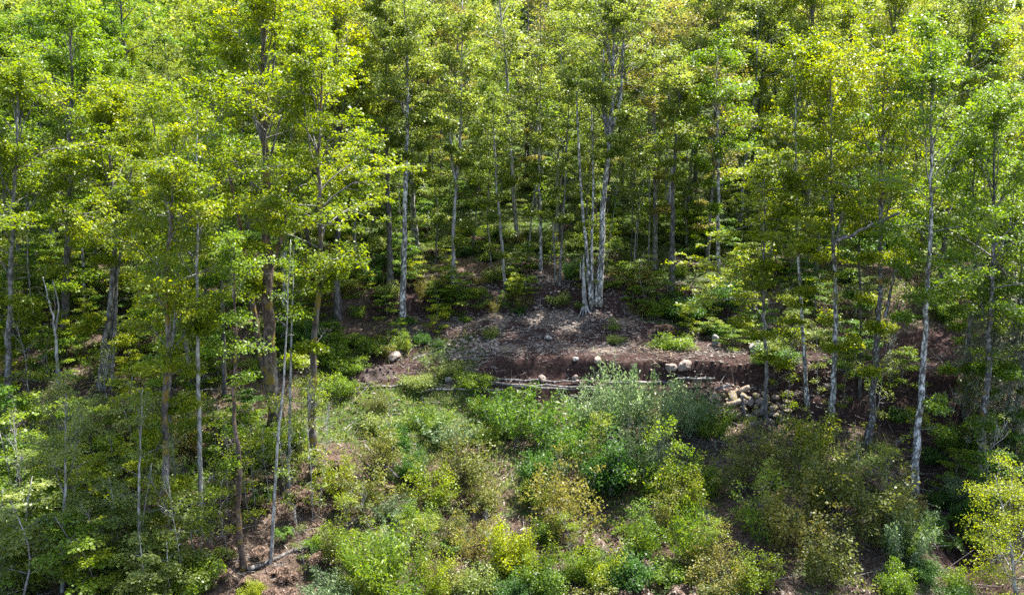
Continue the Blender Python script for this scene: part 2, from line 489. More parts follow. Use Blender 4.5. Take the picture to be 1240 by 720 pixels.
# ------------------------------------------------------------------ tree generator
def gen_tree(rg, path, r0, h0, Rc, nlimb=26, nleaf=6000, lsize=0.22, up=0.95, flat=0.5, tilt=0.55, droop=0.0, barefrac=0.0,
             lower=0.45, sides=8, twigs=9, taper=0.85, spray=0.40, w=0.40, rough=0.09, low=5):
    """returns trunk MB, list of limb MBs, crown MB; path is a list of points from the base to the top"""
    P = smooth_path(path, 26); lsize = lsize * 0.73; nleaf = int(nleaf * 1.25)
    t = np.linspace(0, 1, len(P))
    rad = r0 * (1 - taper * t) * (1 + 0.4 * np.exp(-t * 45))
    P[1:-1, :2] += rg.normal(size=(len(P) - 2, 2)) * r0 * 0.16
    tr = MB(); tube(tr, P, rad, sides, rough=rough, rg=rg)
    limbs = []; C = []; O = []; wt = []
    H = np.linalg.norm(P[-1] - P[0])
    az = rg.random() * 6.28
    for i in range(-low, nlimb):
        f = (i + rg.random() * 0.8) / nlimb
        tt = h0 + (0.985 - h0) * f
        if i < 0:
            f = 0.0; tt = h0 * (0.35 + 0.63 * rg.random())
        k = tt * (len(P) - 1); k0 = int(k); fr = k - k0
        b = P[k0] * (1 - fr) + P[min(k0 + 1, len(P) - 1)] * fr
        az += 2.4 + rg.normal() * 0.5
        prof = (lower + (1 - lower) * min(1, f / 0.35)) * (1 - max(0, (f - 0.35) / 0.65) ** 2.4 * 0.62)
        L = max(Rc * .38, Rc * prof * (0.7 + 0.5 * rg.random())) * (0.75 if i < 0 else 1)
        el = up * (0.6 + 0.75 * f) + rg.normal() * 0.3
        leader = i >= 0 and f < 0.75 and rg.random() < 0.2
        if leader: el = 1.2 + rg.normal() * 0.1; L = L * 1.35
        elif i >= 0: L *= 0.65 + 0.7 * rg.random()
        d = np.array([math.cos(az) * math.cos(el), math.sin(az) * math.cos(el), math.sin(el)])
        pts = [b]; cur = d.copy()
        nseg = 5
        for s in range(nseg):
            cur = norm(cur + np.array([0, 0, -0.10 - droop if not leader else 0.02]) + rg.normal(size=3) * 0.10)
            pts.append(pts[-1] + cur * L / nseg)
        pts = np.array(pts)
        lm = MB()
        rb = max(0.012, min(rad[k0] * 0.5, L * 0.013))
        tube(lm, pts, np.linspace(rb, 0.008, len(pts)), 4, cap=False, att=0.5)
        thin = max(0.0, (f - 0.55)) * 1.55
        leafy = rg.random() >= (barefrac if i >= 0 else max(barefrac, .15))
        side = np.cross(norm(pts[-1] - pts[0]), [0, 0, 1.0])
        for j in range(twigs):
            q = 0.35 + 0.6 * (j + rg.random()) / twigs
            kk = q * nseg; a = int(kk); fb = kk - a
            s0 = pts[a] * (1 - fb) + pts[min(a + 1, nseg)] * fb
            td = norm(cur * 0.7 + side * (1 if j % 2 else -1) * (0.8 + 0.3 * rg.random()) + rg.normal(size=3) * 0.28 + np.array([0, 0, 0.25]))
            TL = L * 0.42 * (1.15 - 0.5 * q)
            e = s0 + td * TL; e[2] -= 0.05 * TL
            mid = (s0 + e) / 2 + rg.normal(size=3) * 0.05 * TL
            tube(lm, [s0, mid, e], [rb * 0.4, rb * 0.25, 0.005], 3, cap=False)
            if leafy and rg.random() >= thin:
                C += [mid, e]; O += [td, td]; wt += [0.6, 1.0]
        if leafy:
            C += [pts[-1], pts[-2], pts[3]]; O += [cur, cur, cur]; wt += [1, 1, .6]
        limbs.append(lm)
    C = np.array(C) if C else np.zeros((0, 3)); O = np.array(O) if O else np.zeros((0, 3))
    cr = MB()
    if len(C) and nleaf:
        per = max(3, int(round(nleaf / len(C))))
        hh = (C[:, 2] - C[:, 2].min()) / max(1e-3, np.ptp(C[:, 2]))
        sprays(cr, rg, C, O, spray * (0.7 + 0.6 * rg.random(len(C))), per, lsize, flat=flat, tilt=tilt, w=w,
               att_base=np.clip(0.5 + rg.normal(size=len(C)) * 0.22, 0, 1))
    return tr, limbs, cr


# ------------------------------------------------------------------ prominent trees
LAND = []


def hero(name, label, cat, pix, width_px, top_px, h0, Rc, bark, leaf, nleaf=7000, lsize=0.22, nlimb=26, dyt=0.0, seed=0, base_y=None,
         group=None, extra=(), max_limb_objs=14, stem_bark=None, **kw):
    """pix: pixel polyline from the foot upward (calibrated at the foot's own distance); top_px: (x, y) of the tip"""
    rg = np.random.default_rng(1000 + seed)
    b = hit(*pix[0])
    if base_y is not None:
        x = (pix[0][0] - 620) / FPX * base_y * 1.03
        b = np.array([x, base_y, float(G(x, base_y))])
    pts = [b]
    for (px, py) in list(pix[1:]) + ([top_px] if top_px else []):
        pts.append(at_depth(px, py, b[1] + rg.normal() * 0.15))
    pts = np.array(pts) - b
    pts[0, 2] -= 0.15
    r0 = width_px / FPX * np.linalg.norm(b - np.array([0, 0, CAMZ])) / 2 * .88
    root = thing(name, label, cat, b, group)
    tr, limbs, cr = gen_tree(rg, pts, r0, h0 * (1.0 if pix[0][0] < 400 else .9), Rc * 1.03, nlimb=nlimb, nleaf=int(nleaf * 1.55), lsize=lsize * .88, **kw)
    lb = {B_BIRCH: B_GREY, B_PALE: B_GREY, B_GREY: B_TWIG, B_DARK: B_DARK, B_MOSS: B_TWIG, B_RED: B_TWIG}.get(bark, B_TWIG)
    for ex in extra:  # further stems or roots: (pixel polyline, width_px)
        ep = np.array([at_depth(px, py, b[1] + 0.1 * k) for k, (px, py) in enumerate(ex[0])]) - b
        m2 = MB(); P = smooth_path(ep, 14)
        w2 = ex[1] / FPX * b[1] / 2
        tube(m2, P, np.linspace(w2, w2 * 0.35, len(P)), 7, rough=0.09, rg=rg)
        link("stem", m2.mesh("stem", stem_bark or bark), root)
    link("trunk", tr.mesh("trunk", bark), root)
    LAND.append((b, label))
    order = sorted(range(len(limbs)), key=lambda k: k)
    rest = MB()
    for k in order:
        if k < max_limb_objs:
            link("limb", limbs[k].mesh("limb", lb), root)
        else:
            for v in limbs[k].v: pass
            off = rest.n
            V = np.concatenate(limbs[k].v); Q = np.concatenate(limbs[k].q) if limbs[k].q else np.zeros((0, 4), int)
            rest.add(V, Q, None, 0.5)
    if rest.n: link("twig_tangle", rest.mesh("twig_tangle", lb), root)["kind"] = "stuff"
    if cr.n: link("crown", cr.mesh("crown", leaf), root)
    return root


TL = "tall tree"
H = [
 # left foreground
 dict(name="mossy_tree", label="dark kinked trunk with orange moss rising from the lower left shrubs", pix=[(199, 668), (196, 610), (204, 562), (197, 505), (205, 430), (200, 370)], width_px=12, top_px=(212, 175), h0=0.36, Rc=3.2, bark=B_MOSS, leaf=L_YEL, nleaf=8200, lsize=.21),
 dict(name="slender_tree", label="slender straight pale grey trunk just right of the mossy kinked trunk", pix=[(244, 645), (241, 520), (239, 400), (239, 300)], width_px=7, top_px=(238, 120), h0=0.52, Rc=3.3, bark=B_PALE, leaf=L_YEL, nleaf=8500, lsize=.21),
 dict(name="crooked_tree", label="dark crooked trunk with a bright right edge among dead ferns", pix=[(294, 688), (288, 615), (292, 560), (281, 490), (286, 430)], width_px=8, top_px=(283, 290), h0=0.62, Rc=1.7, bark=B_RED, leaf=L_FRESH, nleaf=2200, lsize=.18, nlimb=14),
 dict(name="leaning_pole_tree", label="thin pale bare pole leaning right from the lower left fern patch", pix=[(327, 682), (335, 560), (345, 440), (350, 335)], width_px=5, top_px=(352, 290), h0=0.7, Rc=1.0, bark=B_PALE, leaf=L_FRESH, nleaf=250, lsize=.16, nlimb=9, barefrac=.6),
 dict(name="mossy_maple", label="thick forked mossy red brown trunk left of the clearing", pix=[(334, 518), (328, 440), (323, 370), (325, 300), (322, 240)], width_px=20, top_px=(318, 20), h0=0.42, Rc=5.2, bark=B_RED, leaf=L_YEL, nleaf=14000, lsize=.25, nlimb=34,
      extra=[([(336, 515), (318, 440), (303, 350), (292, 280), (276, 200)], 11), ([(324, 330), (345, 280), (352, 200)], 8)]),
 dict(name="mossy_tree", label="straight mossy trunk at the left edge of the clearing", pix=[(380, 575), (377, 490), (381, 400), (388, 320), (386, 220)], width_px=11, top_px=(390, 45), h0=0.40, Rc=4.0, bark=B_MOSS, leaf=L_YEL, nleaf=10500, lsize=.24, nlimb=30),
 dict(name="bare_pole_tree", label="thin grey bare pole standing between the forked maple and the straight mossy trunk", pix=[(349, 590), (351, 500), (353, 410)], width_px=5, top_px=(356, 300), h0=0.7, Rc=1.0, bark=B_PALE, leaf=L_FRESH, nleaf=300, lsize=.16, nlimb=8, barefrac=.5),
 dict(name="broken_top_tree", label="pale bare trunk with a broken forked top at far left", pix=[(74, 525), (70, 440), (66, 392)], width_px=7, top_px=(52, 335), h0=0.7, Rc=1.2, bark=B_PALE, leaf=L_FRESH, nleaf=150, lsize=.16, nlimb=7, barefrac=.8, extra=[([(67, 400), (72, 370), (64, 340)], 3)]),
 dict(name="triple_stem_tree", label="clump of three smooth grey stems leaning right at left", pix=[(121, 472), (128, 410), (136, 350), (141, 280)], width_px=9, top_px=(128, 125), h0=0.44, Rc=4.2, bark=B_GREY, leaf=L_YEL, nleaf=11500, lsize=.23, nlimb=32,
      extra=[([(127, 470), (133, 410), (139, 350), (150, 280), (160, 200)], 6), ([(135, 475), (138, 410), (142, 350), (138, 280)], 6)]),
 dict(name="slender_tree", label="thin pale stem at the bottom left among light green leaves", pix=[(75, 716), (76, 650), (79, 590)], width_px=5, top_px=(80, 470), h0=0.25, Rc=2.0, bark=B_PALE, leaf=L_PALE, nleaf=3600, lsize=.16, nlimb=18),
 dict(name="slender_tree", label="forked pale sapling stem left of the mossy kinked trunk", pix=[(164, 700), (168, 640), (169, 560)], width_px=5, top_px=(173, 470), h0=0.3, Rc=1.5, bark=B_PALE, leaf=L_PALE, nleaf=1300, lsize=.15, nlimb=14, extra=[([(166, 680), (176, 610), (184, 560)], 3)]),
 dict(name="leafy_tree", label="bright yellow green tree filling the left edge of the frame", pix=[(8, 520), (10, 420), (14, 320)], width_px=9, top_px=(22, 90), h0=0.35, Rc=4.4, bark=B_GREY, leaf=L_YEL, nleaf=12000, lsize=.24, nlimb=32),
 dict(name="leafy_tree", label="bushy green tree behind the three stem clump", pix=[(75, 430), (82, 330), (85, 240)], width_px=11, top_px=(88, 25), h0=0.35, Rc=4.6, bark=B_DARK, leaf=L_FRESH, nleaf=11000, lsize=.25, nlimb=32),
 dict(name="leafy_tree", label="thin dark stem with sparse tiers of leaves left of the slender pale trunk", pix=[(206, 560), (206, 450), (216, 330)], width_px=5, top_px=(222, 210), h0=0.35, Rc=2.6, bark=B_GREY, leaf=L_FRESH, nleaf=3600, lsize=.2, nlimb=20),
 # middle, behind the clearing
 dict(name="dark_trunk_tree", label="nearly black thick trunk at the left end of the back bank", pix=[(409, 388), (406, 330), (410, 270), (413, 230)], width_px=11, top_px=(405, 20), h0=0.46, Rc=4.6, bark=B_DARK, leaf=L_YEL, nleaf=11000, lsize=.27, nlimb=32),
 dict(name="slender_tree", label="thin pale stem right of the nearly black trunk", pix=[(431, 335), (430, 260), (434, 190)], width_px=4, top_px=(436, 80), h0=0.4, Rc=1.8, bark=B_PALE, leaf=L_GREEN, nleaf=2000, lsize=.22, nlimb=16),
 dict(name="dark_trunk_tree", label="dark double trunk left of the trunk with a white foot", pix=[(473, 352), (472, 290), (468, 220), (468, 120)], width_px=9, top_px=(465, -20), h0=0.55, Rc=3.6, bark=B_DARK, leaf=L_OLIVE, nleaf=11000, lsize=.23, nlimb=30),
 dict(name="white_foot_tree", label="dark trunk with a white mottled foot above the back bank", pix=[(487, 388), (490, 310), (490, 250), (494, 140)], width_px=9, top_px=(490, 0), h0=0.6, Rc=3.4, bark=B_BIRCH, leaf=L_OLIVE, nleaf=7500, lsize=.26, nlimb=28),
 dict(name="forked_pale_tree", label="pale trunk forking in a Y right of the white footed trunk", pix=[(548, 352), (549, 280), (552, 222), (558, 170)], width_px=6, top_px=(560, 0), h0=0.5, Rc=3.2, bark=B_PALE, leaf=L_OLIVE, nleaf=7500, lsize=.26, nlimb=28, extra=[([(552, 224), (547, 190), (543, 140)], 4)]),
 dict(name="slender_tree", label="thin pale trunk leaning left above the bank of red soil", pix=[(612, 352), (607, 290), (601, 220)], width_px=5, top_px=(596, 110), h0=0.5, Rc=2.2, bark=B_PALE, leaf=L_OLIVE, nleaf=3200, lsize=.24, nlimb=20),
 dict(name="slender_tree", label="straight white slender trunk left of the broken stump", pix=[(655, 328), (654, 260), (653, 190)], width_px=5, top_px=(655, 70), h0=0.5, Rc=2.4, bark=B_BIRCH, leaf=L_OLIVE, nleaf=4200, lsize=.25, nlimb=22),
 dict(name="grey_birch", label="tall grey white trunk beside the broken stump over the clearing", pix=[(725, 368), (729, 300), (731, 240), (738, 170), (741, 120)], width_px=10, top_px=(745, -10), h0=0.55, Rc=5.0, bark=B_BIRCH, leaf=L_OLIVE, nleaf=13000, lsize=.25, nlimb=40, up=1.0, twigs=6,
      extra=[([(716, 374), (711, 310), (704, 240), (700, 165), (698, 110)], 5), ([(718, 372), (716, 300), (719, 220), (716, 130)], 4), ([(737, 175), (730, 130), (731, 60)], 5), ([(738, 165), (752, 120), (755, 50)], 5)]),
 dict(name="burnt_snag_tree", label="trunk black below and pale above between the tall grey birch and the boulder", pix=[(813, 358), (815, 300), (814, 240)], width_px=9, top_px=(824, 90), h0=0.72, Rc=2.3, bark=B_DARK, leaf=L_OLIVE, nleaf=4500, lsize=.25, nlimb=22, extra=[([(812, 248), (814, 205), (820, 174)], 8)], stem_bark=B_SNAG),
 dict(name="slender_tree", label="mottled pale birch stem behind the light green small tree", pix=[(872, 352), (869, 300), (870, 235)], width_px=6, top_px=(868, 60), h0=0.5, Rc=3.0, bark=B_BIRCH, leaf=L_FRESH, nleaf=6000, lsize=.25, nlimb=26),
 dict(name="slender_tree", label="thin stem pair between the straight white trunk and the broken stump", pix=[(677, 345), (681, 280), (686, 200)], width_px=4, top_px=(690, 90), h0=0.5, Rc=2.0, bark=B_GREY, leaf=L_OLIVE, nleaf=3000, lsize=.24, nlimb=18, extra=[([(673, 345), (670, 270)], 3)]),
 # right
 dict(name="small_leafy_tree", label="small light green tree standing at the stacked stones", pix=[(927, 508), (928, 440), (925, 385), (925, 320)], width_px=6, top_px=(926, 212), h0=0.40, Rc=3.9, bark=B_GREY, leaf=L_LIME, nleaf=7500, lsize=.25, nlimb=34, up=.5, flat=.2, tilt=.35, low=2),
 dict(name="white_birch", label="white patched birch first right of the stacked stones", pix=[(978, 492), (973, 420), (969, 350), (964, 250)], width_px=7, top_px=(963, 60), h0=0.55, Rc=3.0, bark=B_BIRCH, leaf=L_YEL, nleaf=7500, lsize=.22, nlimb=28),
 dict(name="white_birch", label="white patched birch second right of the stacked stones", pix=[(1007, 500), (1012, 420), (1011, 330), (1008, 270)], width_px=9, top_px=(1005, 70), h0=0.50, Rc=3.2, bark=B_BIRCH, leaf=L_YEL, nleaf=8000, lsize=.22, nlimb=28, extra=[([(1010, 300), (1022, 250), (1034, 200)], 4)]),
 dict(name="grey_birch", label="grey mottled trunk between the two thin birches and the tallest white trunk", pix=[(1052, 540), (1060, 450), (1065, 350), (1067, 220)], width_px=11, top_px=(1072, 60), h0=0.52, Rc=3.8, bark=B_BIRCH, leaf=L_YEL, nleaf=10000, lsize=.22, nlimb=32, extra=[([(1072, 385), (1080, 345), (1086, 325)], 5), ([(1066, 250), (1080, 190), (1085, 140)], 4)]),
 dict(name="white_birch", label="tallest white trunk leaning right beside the dark gully", pix=[(1107, 598), (1112, 520), (1119, 430), (1124, 340), (1128, 260)], width_px=11, top_px=(1128, 60), h0=0.50, Rc=4.0, bark=B_BIRCH, leaf=L_FRESH, nleaf=11500, lsize=.21, nlimb=34),
 dict(name="grey_birch", label="mottled grey trunk to the right of the dark gully", pix=[(1187, 575), (1192, 500), (1197, 430), (1202, 340)], width_px=11, top_px=(1205, 120), h0=0.45, Rc=3.8, bark=B_BIRCH, leaf=L_FRESH, nleaf=10000, lsize=.21, nlimb=30),
 dict(name="slender_tree", label="thin leaning stem at the far right behind the lime tree", pix=[(1213, 560), (1222, 480), (1232, 400)], width_px=6, top_px=(1240, 250), h0=0.4, Rc=2.5, bark=B_GREY, leaf=L_FRESH, nleaf=4500, lsize=.2, nlimb=22),
 dict(name="grey_birch", label="dim grey trunk behind the gully near the right end of the track", pix=[(1168, 505), (1173, 430), (1178, 350)], width_px=8, top_px=(1180, 150), h0=0.45, Rc=3.2, bark=B_GREY, leaf=L_FRESH, nleaf=7000, lsize=.23, nlimb=26),
 dict(name="slender_tree", label="dark thin trunk between the second birch and the grey mottled trunk", pix=[(1041, 480), (1043, 400), (1040, 300)], width_px=6, top_px=(1042, 150), h0=0.5, Rc=2.4, bark=B_DARK, leaf=L_GREEN, nleaf=4000, lsize=.22, nlimb=20),
 dict(name="lime_leaf_tree", label="bright lime leafed tree crown in the bottom right corner", pix=[(1232, 730), (1226, 680), (1220, 640)], width_px=6, top_px=(1205, 575), h0=0.12, Rc=2.1, bark=B_PALE, leaf=L_LIME, nleaf=5000, lsize=.13, nlimb=26, up=.5, spray=.38, lower=.9, tilt=.9, flat=.5),
]
for k, h in enumerate(H):
    h.setdefault("cat", "tree"); h.setdefault("seed", k)
    if h["pix"][0][0] > 930: h.setdefault("low", 4); h["width_px"] *= .86
    if h["pix"][0][0] < 400 and h["pix"][0][1] > 430: h.setdefault("low", 4)
    if k in (28, 30): h["bark"] = B_BIRCHD
    hero(**h)

# dead horizontal branch caught in the grey birch
# ------------------------------------------------------------------ background trees: prototypes and copies
def proto_tree(name, cat, seed, Ht, r0, h0, Rc, bark, leaf, **kw):
    rg = np.random.default_rng(seed)
    lean = rg.normal(size=2) * 0.035 * Ht
    path = [(0, 0, -0.4), (lean[0] * .3 + rg.normal() * .15, lean[1] * .3, Ht * .33), (lean[0] * .7 + rg.normal() * .2, lean[1] * .7 + rg.normal() * .2, Ht * .66), (lean[0], lean[1], Ht)]
    tr, limbs, cr = gen_tree(rg, path, r0, h0, Rc, sides=7, **kw)
    for l in limbs:
        tr.add(np.concatenate(l.v), np.concatenate(l.q), None, .5)
    return (name, cat, tr.mesh("trunk", bark), cr.mesh("crown", leaf), Ht)


PRO = {}
def P_(key, *a, **k): PRO[key] = proto_tree(*a, **k)
P_("a0", "leafy_tree", "tree", 11, 19, .19, .45, 3.6, B_GREY, L_YEL, nlimb=30, nleaf=10500, lsize=.22)
P_("a1", "leafy_tree", "tree", 12, 21, .22, .50, 3.9, B_DARK, L_YEL, nlimb=32, nleaf=11000, lsize=.22)
P_("a2", "leafy_tree", "tree", 13, 18, .17, .42, 3.3, B_BIRCH, L_OLIVE, nlimb=28, nleaf=10000, lsize=.21)
P_("a3", "leafy_tree", "tree", 14, 22, .24, .52, 4.0, B_DARK, L_OLIVE, nlimb=34, nleaf=11000, lsize=.23)
P_("a4", "leafy_tree", "tree", 15, 17, .15, .40, 3.2, B_GREY, L_FRESH, nlimb=28, nleaf=10000, lsize=.22)
P_("a5", "leafy_tree", "tree", 16, 20, .20, .45, 3.7, B_DARK, L_GREEN, nlimb=30, nleaf=11000, lsize=.22)
P_("a6", "leafy_tree", "tree", 17, 19, .18, .5, 3.0, B_PALE, L_OLIVE, nlimb=26, nleaf=4800, lsize=.24, up=1.0)
P_("b0", "thin_tree", "tree", 21, 14, .085, .42, 1.9, B_GREY, L_OLIVE, nlimb=22, nleaf=3600, lsize=.20)
P_("b2", "pole_tree", "tree", 23, 11, .06, .62, 1.1, B_PALE, L_FRESH, nlimb=14, nleaf=900, lsize=.18, low=5, barefrac=.4)
P_("b3", "pole_tree", "tree", 24, 9, .05, .55, 1.2, B_DARK, L_OLIVE, nlimb=14, nleaf=1100, lsize=.18, low=6, barefrac=.3)
P_("b4", "bare_sapling", "sapling", 25, 6.5, .032, .4, 1.0, B_PALE, L_OLIVE, nlimb=16, nleaf=420, lsize=.16, low=6, barefrac=.75)
P_("b5", "bare_sapling", "sapling", 26, 5.5, .028, .4, 1.1, B_GREY, L_YEL, nlimb=18, nleaf=800, lsize=.15, low=6, barefrac=.55)
P_("b1", "thin_tree", "tree", 22, 12, .075, .35, 1.8, B_GREY, L_FRESH, nlimb=20, nleaf=3400, lsize=.20)
P_("a7", "leafy_tree", "tree", 18, 20, .20, .48, 3.5, B_GREY, L_RUST, nlimb=30, nleaf=5500, lsize=.23, up=.95)


def proto_conifer(seed, Ht, Rb, bark, leaf, start=0.12, nl=9000, droop=.16, lsize=.22):
    rg = np.random.default_rng(seed)
    tr = MB(); tube(tr, [(0, 0, -.4), (0, 0, Ht * .5), (0.1, 0, Ht)], [Ht * .014, Ht * .009, .02], 7, rough=.06, rg=rg)
    cr = MB(); C = []; O = []
    n = 95
    for i in range(n):
        f = i / n; z = Ht * (start + (1 - start) * f); L = Rb * (1 - f) ** .85 * (.75 + .4 * rg.random()) + .15
        az = i * 2.4 + rg.normal() * .3
        d = np.array([math.cos(az), math.sin(az), -.05]); p = np.array([0, 0, z]); pts = [p]
        for s in range(5):
            d = norm(d + np.array([0, 0, -droop + .06 * s])); p = p + d * L / 5; pts.append(p)
        tube(tr, pts, np.linspace(.03, .006, 6), 3, cap=False)
        for s in range(1, 6):
            C.append(pts[s]); O.append(d)
            if s > 1:
                sd = np.cross(d, [0, 0, 1]); C += [pts[s] + sd * L * .12 * (6 - s) / 3, pts[s] - sd * L * .12 * (6 - s) / 3]; O += [d, d]
    C = np.array(C); O = np.array(O)
    per = max(3, nl // len(C))
    k = per; c = np.repeat(C, k, 0); o = np.repeat(O, k, 0)
    off = rand_unit(rg, len(c)) * rg.random((len(c), 1)) * np.array([.28, .28, .2]); off[:, 2] -= .1
    add_leaves(cr, c + off, rg.normal(size=c.shape) + [0, 0, .7], o + rg.normal(size=c.shape) * .5 + [0, 0, -.7], lsize * (.6 + .8 * rg.random(len(c))), w=.16,
               att=np.repeat(rg.random(len(C)), k) * .6 + rg.random(len(c)) * .4)
    return ("conifer", "conifer", tr.mesh("trunk", bark), cr.mesh("crown", leaf), Ht)


PRO["c0"] = proto_conifer(31, 20, 3.2, B_DARK, L_NEED)
PRO["c1"] = proto_conifer(32, 13, 2.9, B_GREY, L_LICH, nl=12000, droop=.22, lsize=.26)

first = {}


def place_tree(key, loc, rz, sc, label, group, name=None):
    nm, cat, tm, cm, Ht = PRO[key]
    if key not in first:
        o = thing(name or nm, label, cat, loc, group, rz, sc)
        link("trunk", tm, o); link("crown", cm, o)
        first[key] = o
    else:
        o = dup(first[key], loc, rz, sc, label, group)
        if name: o.name = name
    return o


heads = [o for o in COL.objects if o.parent is None and o.get("category") == "tree"]
occ = [(o.location.x, o.location.y) for o in heads]
rb = np.random.default_rng(55)
placed = []
far_pts = []
tries = 0


def too_close(x, y, d):
    for (a, b) in occ:
        if (a - x) ** 2 + (b - y) ** 2 < d * d: return True
    return False


cand = []
for y0 in np.arange(64, 330, 0.5):
    pass
def zone(px, y):
    if px < 310: c = "left"
    elif px < 620: c = "left of centre"
    elif px < 930: c = "right of centre"
    else: c = "right"
    return c


KIND = {"a0": "yellow green leafy tree with grey trunk", "a1": "yellow green leafy tree with dark trunk", "a2": "olive leafed tree with white patched trunk",
        "a3": "olive leafed tree with dark trunk", "a4": "small fresh green tree with grey trunk", "a5": "deep green leafy tree with dark trunk",
        "a6": "thin crowned olive tree with pale trunk", "a7": "half leafed rusty yellow tree", "b0": "thin olive tree with grey stem", "b1": "thin green tree with grey stem", "b2": "slim pale pole tree", "b3": "slim dark pole tree"}


SHORT = {"dark kinked trunk": "the kinked mossy trunk", "slender straight pale grey": "the slender pale trunk", "thick forked mossy": "the thick forked mossy trunk", "straight mossy trunk at": "the straight mossy trunk",
         "pale bare trunk with a broken": "the broken top trunk", "clump of three": "the three stem clump", "bright yellow green tree filling": "the tree at the left edge", "nearly black thick": "the nearly black trunk",
         "dark trunk with a white mottled": "the white footed trunk", "pale trunk forking in a Y": "the Y forked pale trunk", "thin pale trunk leaning left": "the thin left leaning trunk", "straight white slender": "the straight white stem",
         "tall grey white trunk": "the tall grey birch", "trunk black below": "the black and pale snag", "mottled pale birch stem": "the mottled pale birch", "small light green tree": "the small light green tree",
         "white patched birch first": "the first white birch", "white patched birch second": "the second white birch", "grey mottled trunk between": "the grey mottled trunk", "tallest white trunk": "the tallest white trunk",
         "mottled grey trunk to the right": "the trunk right of the gully", "thin leaning stem at the far right": "the thin far right stem"}
MARKS = [(float(proj(b)[0]), v) for (b, l) in LAND for k, v in SHORT.items() if l.startswith(k)]
used_labels = {}


def where(x, y, z, rows):
    px = float(proj(np.array([x, y, z]))[0])
    mk = min(MARKS, key=lambda m: abs(m[0] - px))
    side = "straight behind" if abs(mk[0] - px) < 9 else ("left of" if px < mk[0] else "right of")
    if px < -5: return rows + " beyond the left edge"
    if px > 1245: return rows + " beyond the right edge"
    return rows + " " + side + " " + mk[1]


def forest_ok(x, y):
    px, py = proj(np.array([x, y, G(x, y)]))
    if px < -170 or px > 1410: return False, px
    xl = x
    if y < 62.5: # left woodland only
        if px > 350 and px < 1130: return False, px
        if y < 52: return False, px
    if y < 67 and 370 < px < 900: return False, px
    return True, px


def pick(px, y, r):
    if px < 420: w = ["a0", "a1", "a4", "a5", "a0", "a4", "a2"]
    elif px < 900: w = ["a3", "a2", "a6", "a0", "a7", "a3", "a6", "a1"]
    else: w = ["a0", "a3", "a7", "a2", "a4", "a1", "a2"]
    if 380 < px < 930 and y < 86:
        return ["b0", "b1", "a6", "b1", "b0", "a2", "a6", "a7", "a3"][int(r.random() * 9)]
    if r.random() < .27: return "b0" if r.random() < .5 else "b1"
    return w[int(r.random() * len(w))]


n_ind = 0
y = 53.0
rowspec = []
while y < 262:
    step = 4.3 if y < 100 else 5.0
    halfw_l = 0.72 * y; halfw_r = 0.74 * y
    x = -halfw_l + rb.random() * step
    while x < halfw_r:
        xx = x + rb.normal() * 1.2; yy = y + rb.normal() * 1.3
        ok, px = forest_ok(xx, yy)
        if ok and not too_close(xx, yy, 2.6):
            rowspec.append((yy, xx, px)); occ.append((xx, yy))
        x += step * (0.8 + 0.5 * rb.random())
    y += step
rowspec.sort()
NEAR = 205
poles = []
while len(poles) < 85:
    yy = rb.uniform(63, 92); xx = rb.uniform(-.58, .58) * yy
    ok, px = forest_ok(xx, yy)
    if ok and not too_close(xx, yy, 1.3): poles.append((yy, xx)); occ.append((xx, yy))
poles.sort()
for k, (yy, xx, px) in enumerate(rowspec):
    z = float(G(xx, yy)) - 0.1
    if k < NEAR:
        key = pick(px, yy, rb)
        s = 0.82 + 0.36 * rb.random()
        if yy < 70: s *= 0.9
        if xx / yy > .47 and yy > 72: s *= .9
        lab = KIND[key] + ", " + where(xx, yy, z, "in front" if yy < 62 else "second rank" if yy < 72 else "upslope" if yy < 82 else "high upslope" if yy < 94 else "far upslope")
        o_ = place_tree(key, (xx, yy, z), rb.random() * 6.28, (s, s, s * (0.92 + .2 * rb.random())), lab, "forest trees on the slope")
        rl = .06 if key[0] == "b" else .028
        o_.rotation_euler[0] = rb.normal() * rl; o_.rotation_euler[1] = rb.normal() * rl
    else:
        far_pts.append((xx, yy, z))
print("forest individuals", min(NEAR, len(rowspec)), "far", len(far_pts), "y at cut", rowspec[min(NEAR, len(rowspec) - 1)][0])

for yy, xx in poles:
    key = "b2" if rb.random() < .5 else "b3"; z = float(G(xx, yy)) - .1; s = rb.uniform(.75, 1.3)
    o_ = place_tree(key, (xx, yy, z), rb.random() * 6.28, (s, s, s), KIND[key] + ", " + where(xx, yy, z, "second rank" if yy < 72 else "upslope" if yy < 82 else "high upslope"), "forest trees on the slope")
    o_.rotation_euler[0] = rb.normal() * .06; o_.rotation_euler[1] = rb.normal() * .07

# far wood reads as one mass
fm = MB(); fr = np.random.default_rng(77)
F = np.array(far_pts)
nf = len(F)
tops = (17 + 6 * fr.random(nf)) * np.where(F[:, 0] / F[:, 1] > .47, .88, 1.0)
tint = fr.random(nf)
nl = np.clip(640 - (F[:, 1] - 103) * 7, 100, 640).astype(int)
for q in range(nf):
    n = nl[q]; f = fr.random(n) ** .8
    rr = 3.6 * np.sin(np.clip(f * .9 + .18, 0, 1) * math.pi) ** .7 * fr.random(n) ** .4
    a = fr.random(n) * 6.28
    P = np.stack([F[q, 0] + rr * np.cos(a), F[q, 1] + rr * np.sin(a), F[q, 2] + tops[q] * (.35 + .65 * f)], 1)
    cl = np.sin(a * 3 + f * 17 + q) * .5
    P[:, 2] += cl
    sz = .44 + .4 * np.clip((F[q, 1] - 110) / 50, 0, 1)
    add_leaves(fm, P, fr.normal(size=P.shape) * .6 + [0, 0, 1], fr.normal(size=P.shape), sz * (.6 + .8 * fr.random(n)), w=.45, att=np.clip(tint[q] * .7 + fr.random(n) * .35, 0, 1))
fo = link("distant_forest", fm.mesh("distant_forest", L_OLIVE))
